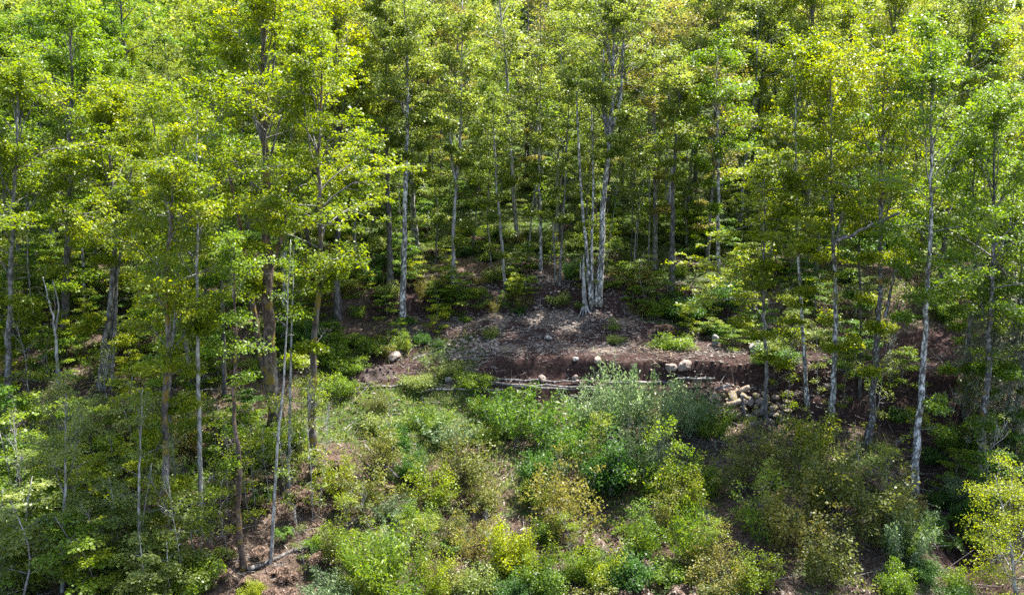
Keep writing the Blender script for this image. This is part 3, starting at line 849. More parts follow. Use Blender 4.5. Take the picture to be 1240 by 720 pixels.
tag(fo, "far wooded hillside of yellow green crowns behind the individual trees", "forest", kind="stuff")

# conifers
place_tree("c1", tuple(at_depth(1196, 470, 50)[:2]) + (float(G(at_depth(1196, 470, 50)[0], 50)),), 0.4, (1, 1, 1), "grey green lichen hung spruce at the right edge", None, name="lichen_spruce")
p = at_depth(1235, 470, 47); place_tree("c1", (p[0], 47, float(G(p[0], 47))), 2.2, (.9, .9, .8), "smaller grey green spruce cut by the right edge of the picture", None, name="lichen_spruce")
for k, (px, yy, s, lb) in enumerate([(1172, 330, 1.9, "blue dark conifer on the skyline left of the open sky"), (1196, 345, 1.7, "blue dark conifer on the skyline next to the open sky"), (890, 118, 1.15, "dark conifer showing between yellow crowns at top right of centre"),
                                     (1062, 135, 1.0, "dark green conifer deep in the canopy at upper right"), (505, 110, 1.1, "dark conifer among olive crowns at top left of centre"), (638, 95, 1.0, "dark conifer behind the pale trunks at upper centre"), (1238, 78, .9, "dark conifer at the right edge halfway up")]):
    x = (px - 620) / FPX * yy
    place_tree("c0", (x, yy, float(G(x, yy))), k * 1.3, (s, s, s), lb, None)

# ------------------------------------------------------------------ shrubs and saplings
def gen_shrub(seed, name, cat, kind, bark, leaf):
    rg = np.random.default_rng(seed)
    st = MB(); fo = MB(); C = []; O = []
    if kind == "layered":      # young maple: upright stem, flat tiers of leaves
        Ht = 4.0; P = smooth_path([(0, 0, -.2), (rg.normal() * .2, rg.normal() * .2, Ht * .5), (rg.normal() * .3, rg.normal() * .3, Ht)], 9)
        tube(st, P, np.linspace(.045, .012, 9), 5)
        for i in range(15):
            f = .12 + .86 * i / 15; b = P[int(f * 8)]; az = i * 2.4 + rg.normal() * .3; L = 1.5 * (1 - .65 * f) * (.7 + .5 * rg.random())
            d = np.array([math.cos(az), math.sin(az), .35]); m = b + d * L * .5; e = b + d * L * np.array([1, 1, .55])
            tube(st, [b, m, e], [.014, .01, .004], 3, cap=False)
            for q in (.45, .7, 1.0): C.append(b + (e - b) * q); O.append(d)
        C = np.array(C); O = np.array(O)
        sprays(fo, rg, C, O, .42 * (.7 + .6 * rg.random(len(C))), 58, .12, flat=.2, tilt=.45)
    elif kind == "willow":     # many upright whips, narrow pointed leaves
        Ht = 3.2
        for i in range(34):
            az = rg.random() * 6.28; sp = rg.random() ** .6 * 1.15; h = Ht * (.35 + .65 * rg.random() ** .7) * (1 - .15 * sp)
            b = np.array([math.cos(az) * sp * .45, math.sin(az) * sp * .45, 0]); e = b + np.array([math.cos(az) * sp, math.sin(az) * sp, h])
            P = smooth_path([b, (b + e) / 2 + rg.normal(size=3) * .08, e], 6); tube(st, P, np.linspace(.016, .004, 6), 3, cap=False)
            n = 95; t = .2 + .8 * rg.random(n); pos = b + (e - b) * t[:, None] + rg.normal(size=(n, 3)) * [.13, .13, .07]
            Dv = rg.normal(size=(n, 3)) * .6 + [math.cos(az) * .3, math.sin(az) * .3, .55]
            add_leaves(fo, pos, rg.normal(size=(n, 3)) + [0, 0, .5], Dv, .17 * (.6 + .7 * rg.random(n)), w=.17, att=np.clip(rg.random() * .5 + rg.random(n) * .5, 0, 1))
    elif kind in ("sparse", "round", "herb"):
        Ht = {"sparse": 3.0, "round": 1.7, "herb": 1.0}[kind]; ns = {"sparse": 16, "round": 26, "herb": 22}[kind]
        for i in range(ns):
            az = rg.random() * 6.28; sp = rg.random() ** .55 * {"sparse": 1.35, "round": 1.0, "herb": .95}[kind]; h = Ht * (.35 + .75 * rg.random()) * (1.05 - .25 * sp)
            b = np.array([math.cos(az) * .15, math.sin(az) * .15, -.05]); e = np.array([math.cos(az) * sp, math.sin(az) * sp, h])
            P = smooth_path([b, np.array([e[0] * .35, e[1] * .35, h * .55]) + rg.normal(size=3) * .06, e], 6)
            tube(st, P, np.linspace(.018, .004, 6), 3, cap=False)
            for q in range(6):
                k = 2 + int(rg.random() * 4); s0 = P[k]; e2 = s0 + norm(rg.normal(size=3) + [math.cos(az), math.sin(az), .6]) * .42 * Ht / 2.4
                tube(st, [s0, e2], [.007, .003], 3, cap=False); C += [s0 * .4 + e2 * .6, e2]; O += [e2 - s0, e2 - s0]
        for q in range({"sparse": 14, "round": 6, "herb": 5}[kind]):   # bare shoots
            az = rg.random() * 6.28; sp = rg.random() * 1.3; e = np.array([math.cos(az) * sp, math.sin(az) * sp, Ht * (.5 + .65 * rg.random())])
            tube(st, smooth_path([(0, 0, 0), e * [.3, .3, .55], e], 5), np.linspace(.014, .003, 5), 3, cap=False)
        C = np.array(C); O = norm(np.array(O))
        C = C + rg.normal(size=C.shape) * .08
        if kind == "sparse": sprays(fo, rg, C, O, .27, 14, .10, flat=.6, tilt=.8)
        if kind == "round": sprays(fo, rg, C, O, .25, 20, .085, flat=.8, tilt=.8)
        if kind == "herb": sprays(fo, rg, C, O, .22, 12, .10, flat=.7, tilt=.7, w=.3)
    elif kind == "fern":
        Ht = .8
        for i in range(22):
            az = rg.random() * 6.28; L = .7 + .5 * rg.random()
            P = np.array([[math.cos(az) * L * t, math.sin(az) * L * t, .75 * math.sin(t * 2.5) * (.7 + .3 * rg.random() if False else .85)] for t in np.linspace(0, 1, 8)])
            tube(st, P, np.linspace(.008, .003, 8), 3, cap=False)
            tt = np.repeat(np.linspace(.12, 1, 22), 2); sg = np.tile([1., -1.], 22)
            pos = np.stack([np.interp(tt, np.linspace(0, 1, 8), P[:, c]) for c in range(3)], 1)
            sd = np.array([-math.sin(az), math.cos(az), 0])
            add_leaves(fo, pos, np.tile([0, 0, 1.], (44, 1)) + rg.normal(size=(44, 3)) * .15, sg[:, None] * sd + [0, 0, -.2], .2 * np.sin(np.clip(tt, .15, .95) * 2.9) + .04, w=.18, att=rg.random(44))
    return dict(name=name, cat=cat, stem=st.mesh("stem", bark), fol=fo.mesh("foliage", leaf), H=Ht)


SH = {
 "lay_y": gen_shrub(1, "maple_sapling", "sapling", "layered", B_GREY, L_YEL), "lay_f": gen_shrub(2, "maple_sapling", "sapling", "layered", B_GREY, L_FRESH),
 "lay_p": gen_shrub(3, "maple_sapling", "sapling", "layered", B_PALE, L_PALE), "lay_g": gen_shrub(4, "maple_sapling", "sapling", "layered", B_GREY, L_GREEN),
 "wil_p": gen_shrub(5, "willow_shrub", "shrub", "willow", B_GREY, L_WILLOW), "wil_g": gen_shrub(6, "willow_shrub", "shrub", "willow", B_GREY, L_GREEN), "wil_f": gen_shrub(16, "willow_shrub", "shrub", "willow", B_GREY, L_FRESH),
 "spa_r": gen_shrub(7, "sparse_bush", "bush", "sparse", B_RED, L_RUST), "spa_y": gen_shrub(8, "sparse_bush", "bush", "sparse", B_RED, L_YEL), "spa_o": gen_shrub(9, "sparse_bush", "bush", "sparse", B_RED, L_OLBUSH), "spa_f": gen_shrub(19, "sparse_bush", "bush", "sparse", B_GREY, L_FRESH),
 "rou_y": gen_shrub(10, "round_bush", "bush", "round", B_GREY, L_LIME), "rou_d": gen_shrub(11, "round_bush", "bush", "round", B_GREY, L_DEEP), "rou_f": gen_shrub(12, "round_bush", "bush", "round", B_GREY, L_FRESH),
 "her_p": gen_shrub(13, "leafy_herb", "plant", "herb", B_GREY, L_PALE), "her_f": gen_shrub(14, "leafy_herb", "plant", "herb", B_GREY, L_FRESH), "her_d": gen_shrub(17, "leafy_herb", "plant", "herb", B_GREY, L_DEEP),
 "fern": gen_shrub(15, "fern", "fern", "fern", B_GREY, L_GREEN), "fern_d": gen_shrub(18, "dead_fern", "fern", "fern", B_TAN, L_DEAD),
}
sfirst = {}


def shrub(key, px, py, Ht, wid, label, group=None, base=None):
    """base pixel of the foot, height and width in metres"""
    b = hit(px, py) if base is None else base
    s = SH[key]
    wid *= 1.05 if key[:3] == "wil" else .88
    if key[:3] in ("wil", "spa"): Ht *= 1.22
    natw = {"lay": 2.9, "wil": 2.8, "spa": 2.8, "rou": 2.3, "her": 2.1, "fer": 2.0}[key[:3]]
    sz = Ht / s["H"]; sx = wid / natw
    rz = float((px * 37.7 + py * 11.3) % 6.28)
    loc = (b[0], b[1], b[2] - 0.03)
    if key not in sfirst:
        o = thing(s["name"], label, s["cat"], loc, group, rz, (sx, sx, sz))
        link("stem", s["stem"], o); link("foliage", s["fol"], o)
        sfirst[key] = o
    else:
        o = dup(sfirst[key], loc, rz, (sx, sx, sz), label, group)
    return o


SHR = [
 # bottom left mass of light green saplings
 ("lay_p", 20, 742, 5.5, 5, "pale green sapling in the bottom left corner"), ("lay_p", 62, 690, 5.0, 5, "pale green sapling one step up from the bottom left corner"),
 ("lay_f", 110, 735, 4.8, 4.6, "fresh green sapling along the bottom edge at left"), ("lay_p", 140, 680, 4.6, 4.4, "pale layered sapling left of the forked pale stem"),
 ("lay_f", 25, 640, 5.2, 5, "fresh green sapling at the left edge low in the picture"), ("lay_f", 88, 625, 4.6, 4.6, "fresh green sapling under the broken top trunk"),
 ("lay_y", 140, 615, 4.2, 4.0, "yellow green sapling below the three stem clump"), ("lay_f", 45, 570, 4.6, 5, "green sapling left of the foot of the broken top trunk"),
 ("lay_f", 112, 555, 4.0, 4.4, "green sapling at the foot of the three stem clump"), ("lay_g", 8, 565, 5.5, 5, "darker green sapling at the far left edge"),
 ("lay_y", 160, 545, 4.6, 4.2, "yellow green sapling right of the three stem clump"), ("her_p", 205, 712, 1.6, 3.2, "pale herb patch at the foot of the mossy kinked trunk"),
 ("her_f", 236, 716, 1.5, 3.0, "leafy herb patch on the bottom edge near the slender pale trunk"), ("her_p", 178, 742, 2.0, 3.4, "pale herb patch on the bottom edge below the mossy kinked trunk"),
 ("spa_f", 258, 610, 2.0, 2.2, "airy small bush beside the slender pale trunk"), ("lay_f", 262, 560, 3.2, 3.0, "green sapling behind the slender pale trunk"),
 ("fern", 215, 625, 1.1, 1.8, "pale arching fern between mossy and slender trunks"), ("fern", 318, 612, 1.0, 1.6, "arching fern beside the leaning pole"),
 ("rou_y", 305, 728, 1.0, 1.4, "small lime plant on the bottom edge below the leaning pole"), ("lay_g", 300, 520, 3.0, 3.4, "dark green sapling behind the crooked trunk"),
 ("rou_f", 315, 560, 1.8, 2.8, "rounded green bush left of the forked maple foot"), ("rou_f", 350, 545, 1.6, 2.4, "rounded green bush right of the forked maple foot"),
 # under the left wood and along the left of the clearing
 ("rou_f", 400, 440, 1.6, 3.2, "green bush at the left end of the dark bank"), ("rou_d", 372, 425, 2.2, 3.2, "dark green bush behind the straight mossy trunk"),
 ("her_f", 425, 452, 1.0, 3.0, "low green herbs left of the soil heap"), ("her_f", 455, 425, 0.9, 3.2, "low green herbs behind the soil heap"), ("her_f", 412, 478, 1.1, 2.6, "green herbs by the straight mossy trunk"),
 ("her_p", 505, 470, .8, 3.2, "pale weeds right of the soil heap"), ("her_p", 545, 455, .8, 2.8, "pale weeds in front of the brush pile"), ("her_f", 575, 470, .9, 3.0, "weeds at the left end of the cut soil edge"),
 ("spa_y", 490, 425, .9, 1.2, "small yellow plant beside the tan boulder"), ("her_p", 460, 520, .9, 3.4, "pale weeds in the left of the clearing"),
 ("her_d", 478, 545, 1.4, 2.4, "deep green plant in the left of the clearing"), ("rou_d", 500, 580, 1.6, 2.4, "deep green bush beside the crossed dead branches"),
 ("wil_f", 520, 520, 1.5, 3.0, "light green shrub on the clearing edge left of centre"), ("wil_p", 545, 535, 1.6, 3.2, "pale upright shrub left of the dark green hollow"),
 ("spa_o", 560, 590, 2.6, 4.2, "wide olive bush left of centre in the foreground"), ("spa_y", 525, 610, 2.2, 3.4, "yellow leafed bush left of the wide olive bush"),
 ("spa_o", 440, 625, 2.6, 3.6, "olive bush above the light green foreground sapling"), ("spa_y", 415, 600, 2.0, 2.6, "airy yellow bush right of the straight mossy trunk"),
 ("wil_f", 470, 720, 3.4, 3.4, "tall bright green shrub on the bottom edge left of centre"), ("wil_f", 442, 700, 2.6, 2.4, "bright green shrub left of the tall one on the bottom edge"),
 ("spa_y", 528, 725, 2.4, 2.6, "yellow green bush on the bottom edge left of the lime bush"), ("rou_f", 510, 650, 1.6, 2.2, "green bush above the bottom edge yellow bush"),
 ("wil_p", 400, 730, 1.6, 2.4, "low pale shrub on the bottom edge by the fallen log"), ("her_p", 570, 725, 1.4, 3.2, "pale herb patch on the bottom edge left of the lime bush"),
 # centre
 ("rou_y", 618, 695, 2.5, 2.9, "round lime yellow bush near the bottom centre"), ("rou_f", 655, 720, 1.6, 2.6, "green bush right of the lime yellow bush"),
 ("spa_r", 682, 655, 4.0, 3.8, "tall rusty yellow bush in the foreground centre"), ("rou_d", 755, 715, 1.8, 3.0, "dark green rounded bush on the bottom edge right of centre"),
 ("wil_g", 640, 535, 3.4, 4.4, "dark green shrub below the grey poles"), ("wil_g", 690, 555, 3.0, 4.2, "dark green shrub in the middle of the green thicket"), ("wil_g", 605, 520, 2.4, 3.2, "green shrub at the left end of the thicket"),
 ("rou_d", 735, 600, 3.2, 3.6, "deep green bush under the pale willow thicket"), ("rou_d", 655, 590, 2.2, 3.2, "deep green bush in the shaded hollow at centre"),
 ("wil_p", 752, 528, 5.0, 3.4, "tallest pale willow shrub rising in front of the cut soil edge"), ("wil_p", 795, 528, 3.8, 3.4, "pale willow shrub right of the tallest one"), ("wil_p", 715, 520, 3.0, 3.0, "pale willow shrub left of the tallest one"),
 ("wil_p", 832, 528, 3.6, 3.2, "pale willow shrub at the right end of the thicket"), ("wil_f", 862, 530, 2.2, 2.4, "green shrub just below the stacked stones"),
 ("spa_f", 800, 600, 3.2, 3.8, "airy green bush below the pale willow thicket"), ("wil_p", 770, 580, 3.2, 3.4, "pale shrub in the lower part of the thicket"), ("spa_y", 825, 625, 2.8, 3.2, "yellow green bush right of the airy green bush"),
 ("rou_f", 850, 600, 1.8, 2.6, "fresh green bush below the right end of the thicket"), ("wil_f", 835, 680, 3.0, 2.6, "light green upright shrub right of the dark rounded bush"), ("spa_f", 780, 665, 2.0, 2.6, "airy bush above the dark rounded bush"),
 ("rou_f", 700, 700, 1.3, 2.2, "low green bush right of the rusty yellow bush"),
 # right
 ("spa_o", 905, 600, 2.6, 3.6, "olive bush below the small light green tree"), ("spa_o", 950, 590, 2.8, 3.8, "olive bush below the first white birch"), ("spa_y", 985, 560, 2.8, 3.4, "yellow green bush below the second white birch"),
 ("spa_o", 1010, 630, 3.6, 4.4, "large olive bush in front of the grey mottled trunk"), ("spa_r", 960, 670, 3.2, 4.2, "rusty leafed bush in the lower right foreground"), ("spa_f", 920, 650, 2.6, 3.2, "dark green airy bush left of the rusty bush"),
 ("spa_o", 1060, 660, 3.4, 4.0, "olive bush left of the foot of the tallest white trunk"), ("wil_p", 1095, 680, 3.0, 2.6, "pale shrub in front of the foot of the tallest white trunk"), ("spa_o", 1010, 715, 2.6, 3.8, "olive bush on the bottom edge at right"),
 ("rou_f", 1083, 725, 1.6, 2.0, "small fresh green bush on the bottom edge at right"), ("spa_y", 905, 720, 2.2, 2.8, "yellow bush on the bottom edge right of centre"), ("spa_r", 870, 720, 2.0, 2.8, "rusty bush on the bottom edge right of centre"),
 ("lay_f", 1090, 470, 3.0, 3.0, "bright green sapling between grey trunk and tallest white trunk"), ("lay_g", 1035, 455, 3.6, 3.2, "green sapling behind the second white birch"), ("lay_f", 1155, 590, 2.6, 2.6, "sapling on the right bank of the gully"),
 ("lay_g", 1205, 620, 4.0, 3.6, "green sapling behind the lime tree"), ("lay_g", 1238, 570, 4.5, 4, "green sapling at the right edge above the lime tree"), ("rou_d", 1180, 640, 1.6, 2.6, "dark bush left of the lime tree"),
 ("rou_d", 828, 388, 1.8, 4.0, "green bush on the bank left of the pale boulder"), ("rou_f", 795, 382, 1.4, 3.0, "green bush on the bank right of the tall grey birch"), ("her_f", 815, 422, .8, 3.6, "low green plants above the track left of the boulder"),
 ("rou_d", 880, 372, 2.0, 3.6, "dark bush on the bank above the pale boulder"), ("her_d", 870, 405, .8, 3.6, "low dark plants beside the pale boulder"), ("her_d", 940, 440, .9, 3.6, "low dark plants behind the track below the small tree"),
 ("spa_f", 742, 400, .7, 1.2, "small plant on the gravel slope under the tall grey birch"), ("spa_r", 770, 345, 1.4, 3.6, "rusty leafed undergrowth right of the tall grey birch"), ("her_p", 745, 415, .5, 1.8, "sparse weeds on the gravel slope"),
]
for s in SHR: shrub(*s)

# smaller growth filling the foreground between the bushes
rf = np.random.default_rng(23)
NMF = {"spa_o": "small olive bush", "spa_y": "small yellow green bush", "spa_r": "small rusty bush", "spa_f": "small fresh green bush", "wil_p": "small pale upright shrub", "wil_f": "small green upright shrub", "her_p": "pale leafy herbs", "her_f": "green leafy herbs", "rou_f": "small rounded green bush", "rou_d": "small dark rounded bush", "lay_f": "fresh green sapling", "lay_p": "pale green sapling", "lay_y": "yellow green sapling"}
kf = ["spa_o", "spa_y", "spa_r", "spa_o", "wil_p", "wil_f", "spa_r", "her_f", "rou_f", "rou_d", "spa_y", "spa_o"]
fpos = []
for _ in range(4000):
    if len(fpos) >= 72: break
    left = rf.random() < .32
    if left: px, py = rf.uniform(-25, 330), rf.uniform(500, 765)
    else: px, py = rf.uniform(385, 1250), rf.uniform(495, 765)
    if 245 < px < 400 and py > 560: continue
    if 1105 < px < 1165 and 480 < py < 730: continue
    if any((px - a) ** 2 + (py - c) ** 2 < 27 ** 2 for a, c in fpos): continue
    if px > 900 and rf.random() < .5: continue
    fpos.append((px, py))
    if left and rf.random() < .75:
        key = ["lay_p", "lay_f", "lay_y", "lay_p"][int(rf.random() * 4)]; Ht = rf.uniform(2.6, 4.4); wd = rf.uniform(2.8, 4)
    else:
        key = kf[int(rf.random() * len(kf))]; Ht = {"spa": 1.9, "wil": 2.0, "her": .9, "rou": 1.2}[key[:3]] * rf.uniform(.7, 1.25); wd = {"spa": 2.4, "wil": 2.2, "her": 2.4, "rou": 2.0}[key[:3]] * rf.uniform(.8, 1.25)
        if px < 1180 and px > 560 and py < 545: Ht *= .6
    b = hit(px, py)
    row = "near the clearing" if py < 560 else "mid foreground" if py < 625 else "low foreground" if py < 690 else "bottom edge"
    shrub(key, px, py, Ht, wd, NMF[key] + ", " + where(b[0], b[1], b[2], row).replace("straight behind", "in line with"), "small growth between the foreground bushes", base=b)

# undergrowth of the forest floor
ru = np.random.default_rng(91)
und = [("lay_f", "fresh green layered sapling"), ("lay_g", "green layered sapling"), ("lay_y", "yellow green layered sapling"), ("lay_p", "pale layered sapling"), ("her_p", "pale leafy plant"), ("rou_d", "dark rounded bush"), ("her_f", "leafy green plant"), ("fern_d", "dead brown fern")]
cnt = 0
for _ in range(2400):
    if cnt >= 290: break
    px = ru.uniform(-20, 1260); py = ru.uniform(215, 470)
    left = px < 370
    if not left and py > 372 and px < 900: continue
    if px >= 900 and py > 440: continue
    if left and py > 520: continue
    b = hit(px, py)
    w = [.18, .2, .08, .1, .2, .1, .08, .06] if not left else [.3, .25, .15, .1, .1, .05, .05, 0]
    key, lb = und[int(ru.choice(8, p=np.array(w) / sum(w)))]
    Ht = {"lay": 3.2, "her": .9, "rou": 1.3, "fer": .7}[key[:3]] * (.7 + .7 * ru.random()); wd = {"lay": 3.0, "her": 2.2, "rou": 2.0, "fer": 1.6}[key[:3]] * (.8 + .5 * ru.random())
    lab = lb + ", " + where(b[0], b[1], b[2], "in front" if b[1] < 62 else "near slope" if b[1] < 72 else "upslope" if b[1] < 84 else "high upslope")
    shrub(key, px, py, Ht, wd, lab, "undergrowth of the forest slope", base=b); cnt += 1

ub2 = np.random.default_rng(68)
for k_ in range(64):
    if k_ < 36: px, py = ub2.uniform(10, 430), ub2.uniform(500, 730)
    elif k_ < 50: px, py = ub2.uniform(930, 1235), ub2.uniform(470, 640)
    else: px, py = ub2.uniform(440, 930), ub2.uniform(540, 720)
    b = hit(px, py); sc_ = ub2.uniform(.55, 1.15) * (.62 if k_ >= 50 else 1); key = "b4" if ub2.random() < .5 else "b5"
    o_ = place_tree(key, b, ub2.random() * 6.28, (sc_ * .9, sc_ * .9, sc_), ("bare pale sapling" if key == "b4" else "bare grey sapling") + ", " + where(b[0], b[1], b[2], "near clearing" if py < 560 else "mid foreground" if py < 625 else "low foreground" if py < 690 else "bottom edge").replace("straight behind", "by"), "bare saplings of the foreground")
    o_.rotation_euler[0] = ub2.normal() * .1; o_.rotation_euler[1] = ub2.normal() * .1
ud = np.random.default_rng(67)
for k_, (px, py) in enumerate([(1125, 640), (1148, 668), (1118, 700), (1155, 715), (1140, 612), (1162, 640), (1130, 560), (1150, 545)]):
    b = hit(px, py); shrub(["her_d", "fern", "rou_d", "her_f"][k_ % 4], px, py, .9, 2.0, ["low dark herb in the gully", "green fern in the gully", "low dark bush in the gully", "leafy herb in the gully"][k_ % 4] + ", " + where(b[0], b[1], b[2], "lower down" if py > 650 else "higher up"), "plants of the gully", base=b)
for k_ in range(46):
    px, py = (ud.uniform(255, 420), ud.uniform(560, 735)) if k_ < 26 else (ud.uniform(380, 1090), ud.uniform(520, 735))
    b = hit(px, py); key = "fern_d" if ud.random() < .85 else "fern"
    shrub(key, px, py, ud.uniform(.5, .95), ud.uniform(1.2, 2.0), ("arching brown dead fern" if key == "fern_d" else "arching green fern") + ", " + where(b[0], b[1], b[2], "mid foreground" if py < 625 else "low foreground" if py < 690 else "bottom edge").replace("straight behind", "in line with"), "ferns of the foreground", base=b)
ub = np.random.default_rng(66); cnt = 0
for _ in range(900):
    if cnt >= 150: break
    px = ub.uniform(375, 1000) if cnt < 95 else ub.uniform(385, 640); py = ub.uniform(280, 384) if ub.random() < .8 else ub.uniform(384, 432)
    if py > 384 and 600 < px < 800: continue
    if 640 < px < 770 and py > 350 and ub.random() < .7: continue
    key = ["her_p", "her_f", "spa_r", "spa_f", "lay_f", "lay_y", "fern_d", "her_d"][int(ub.random() * 8)]
    b = hit(px, py); Ht = {"lay": 2.0, "her": .6, "spa": .9, "fer": .6}[key[:3]] * ub.uniform(.6, 1.4); wd = {"lay": 2.2, "her": 1.6, "spa": 1.5, "fer": 1.4}[key[:3]] * ub.uniform(.7, 1.3)
    nm = {"her_p": "low pale leafy herb", "her_f": "low green leafy herb", "spa_r": "low rusty bush", "spa_f": "low airy green bush", "lay_f": "short green sapling", "lay_y": "short yellow green sapling", "fern_d": "small brown dead fern", "her_d": "low dark herb"}[key]
    shrub(key, px, py, Ht, wd, nm + ", " + where(b[0], b[1], b[2], "below the bank" if b[1] < 62.5 else "on the bank" if b[1] < 68 else "above the bank" if b[1] < 76 else "upslope"), "low plants along the bank", base=b); cnt += 1

# ------------------------------------------------------------------ ground cover (nobody could count it)
def ray_scatter(rg, n, x0, x1, y0, y1, cond=None):
    """even scatter on the terrain inside a view wedge"""
    yy = np.sqrt(rg.uniform(y0 ** 2, y1 ** 2, n)); u = rg.uniform(x0, x1, n); xx = u * yy
    if cond is not None:
        k = cond(xx, yy); xx, yy = xx[k], yy[k]
    return xx, yy


rg = np.random.default_rng(5)
# dead fronds and litter
def on_gravelly(x, y):
    so, gr_, gn_ = masks(x, y); return so, gr_, gn_


mb = MB()
x, y = ray_scatter(rg, 75000, -.75, .75, 33, 70, lambda a, b: (np.maximum(*masks(a, b)[:2]) + rg.random(len(a)) * .6 < .62))
patch = fbm(x, y, 3.0, 3); keep = patch + rg.random(len(x)) * .8 > .2; x, y = x[keep], y[keep]
z = G(x, y); n = len(x)
az = rg.random(n) * 6.28; L = .12 + .42 * rg.random(n)
D = np.stack([np.cos(az), np.sin(az), .25 + .5 * rg.random(n)], 1)
add_leaves(mb, np.stack([x, y, z + .02], 1), rg.normal(size=(n, 3)) * .5 + [0, 0, 1], D, L, w=.07, att=rg.random(n))
tag(link("dead_fronds", mb.mesh("dead_fronds", L_DEAD)), "red brown dead fern fronds and leaf litter on the ground", "leaf litter", kind="stuff")

mb = MB()
x, y = ray_scatter(rg, 130000, -.75, .75, 33, 110, None)
so, grv, gn = masks(x, y)
dens = .2 + .9 * (gn - .34) / .3 - .35 * (y < 50) * (x > -14) + 1.4 * fbm(x, y + 70, 5.0, 3) - 1.6 * np.maximum(so, grv)
k = rg.random(len(x)) < dens; x, y = x[k], y[k]; n = len(x); z = G(x, y)
att = np.clip(.45 + fbm(x, y, 3, 2) * .8 + rg.normal(size=n) * .15, 0, 1)
for rep in range(3):
    off = rg.normal(size=(n, 2)) * .1
    add_leaves(mb, np.stack([x + off[:, 0], y + off[:, 1], z + .04 + .22 * rg.random(n)], 1), rg.normal(size=(n, 3)) * .5 + [0, 0, 1], rg.normal(size=(n, 3)), .1 + .12 * rg.random(n), w=.32, att=att)
tag(link("ground_herbs", mb.mesh("ground_herbs", L_HERB)), "low leafy green herbs covering the forest floor and clearing", "ground cover", kind="stuff")

mb = MB()
x, y = ray_scatter(rg, 42000, -.35, .6, 44, 66, None)
so, grv, gn = masks(x, y)
dens = .3 + .9 * fbm(x, y + 200, 4.0, 3) + (gn > .4) * .4 - 1.1 * np.maximum(so, grv)
k = rg.random(len(x)) < dens; x, y = x[k], y[k]; n = len(x); z = G(x, y)
add_leaves(mb, np.stack([x, y, z], 1), rg.normal(size=(n, 3)) * [1, 1, .1], rg.normal(size=(n, 3)) * .35 + [0, 0, 1], .22 + .35 * rg.random(n), w=.05, att=rg.random(n))
tag(link("pale_grass", mb.mesh("pale_grass", L_PALE)), "thin pale green grass and weeds in the clearing", "grass", kind="stuff")

mb = MB()
for (n0, u0, u1, y0, y1, lo, hi) in ((4200, -.14, .3, 55.5, 68, .2, .9), (4200, -.6, .6, 34, 56, .3, 2.0), (2200, -.35, .5, 62, 84, .3, 1.8)):
    x, y = ray_scatter(rg, n0, u0, u1, y0, y1); z = G(x, y)
    for a, b, c in zip(x, y, z):
        az = rg.random() * 6.28; L = rg.uniform(lo, hi) * rg.random() + .12; el = abs(rg.normal()) * .22
        e = np.array([a + math.cos(az) * L, b + math.sin(az) * L, c + math.sin(el) * L + .05]); e[2] = max(e[2], float(G(e[0], e[1])) + .03)
        tube(mb, [(a, b, c + .03), e], [.012 + .008 * rg.random(), .006], 3, cap=False, att=rg.random())
tag(link("twigs", mb.mesh("twigs", L_TWIG)), "grey dead twigs scattered over the bank and clearing", "twigs", kind="stuff")


# ------------------------------------------------------------------ stones
def rock_mesh(seed, mat, sub=3, rough=.28):
    import bmesh
    from mathutils import noise as mn
    bm = bmesh.new(); bmesh.ops.create_icosphere(bm, subdivisions=sub, radius=1)
    r2 = np.random.default_rng(seed)
    pl = [(Vector(rand_unit(r2, 1)[0]), .5 + .35 * r2.random()) for _ in range(12)]
    for v in bm.verts:
        d = v.co.normalized(); r = 1.0
        for nrm, dist in pl:
            c = d.dot(nrm)
            if c > .01: r = min(r, dist / c)
        r += rough * .35 * mn.noise(d * 2.2 + Vector((seed, 0, 0))) + .05 * mn.noise(d * 6 + Vector((0, seed, 0)))
        v.co = d * r
    me = bpy.data.meshes.new("rock"); bm.to_mesh(me); bm.free(); me.materials.append(mat)
    for p in me.polygons: p.use_smooth = False
    return me


RK = {"tan": [rock_mesh(k, K_TAN) for k in (1, 2, 3)], "grey": [rock_mesh(k, K_GREY) for k in (4, 5, 6)], "moss": [rock_mesh(k, K_MOSS, 2) for k in (7, 8)]}
for k, (px, py, w, h, mat, lb) in enumerate([
    (915, 428, 20, 17, "grey", "pale angular boulder on the slope behind the small light green tree"),
    (866, 418, 13, 14, "grey", "pale split rock left of the angular boulder above the track"),
    (829, 447, 19, 14, "tan", "rounded tan boulder, the right one of the pair at the track edge"),
    (812, 449, 17, 12, "tan", "rounded tan boulder, the left one of the pair at the track edge"),
    (657, 461, 13, 10, "tan", "tan rock in the cut soil face, left"), (696, 460, 8, 8, "tan", "small round stone in the middle of the cut soil face"),
    (717, 464, 7, 9, "tan", "small upright stone in the right of the cut soil face"), (479, 434, 18, 11, "tan", "flat tan boulder behind the dark soil heap"),
    (664, 411, 9, 7, "grey", "grey stone on the gravel slope"), (725, 439, 14, 9, "tan", "flat broken slab on top of the cut soil edge"),
    (543, 463, 12, 8, "grey", "grey stone in the weeds of the clearing"), (580, 462, 12, 6, "grey", "flat grey stone left of the cut soil edge"),
    (697, 436, 9, 6, "grey", "small pale stone on the gravel of the track"), (1003, 470, 11, 8, "tan", "tan stone lying on the rubble between the birches"),
    (937, 432, 14, 9, "grey", "grey stone behind the small light green tree")]):
    b = hit(px, py); sc = b[1] * 1.04 / FPX
    o = link("boulder", RK[mat][k % 3], None, (b[0], b[1], b[2] + h * sc * .32)); o.scale = (w * sc * .58, w * sc * .46, h * sc * .62); o.rotation_euler = (.15 * math.sin(k * 3.1), .2 * math.sin(k * 1.7), k * 1.9)
    tag(o, lb, "rock", "boulders of the clearing")

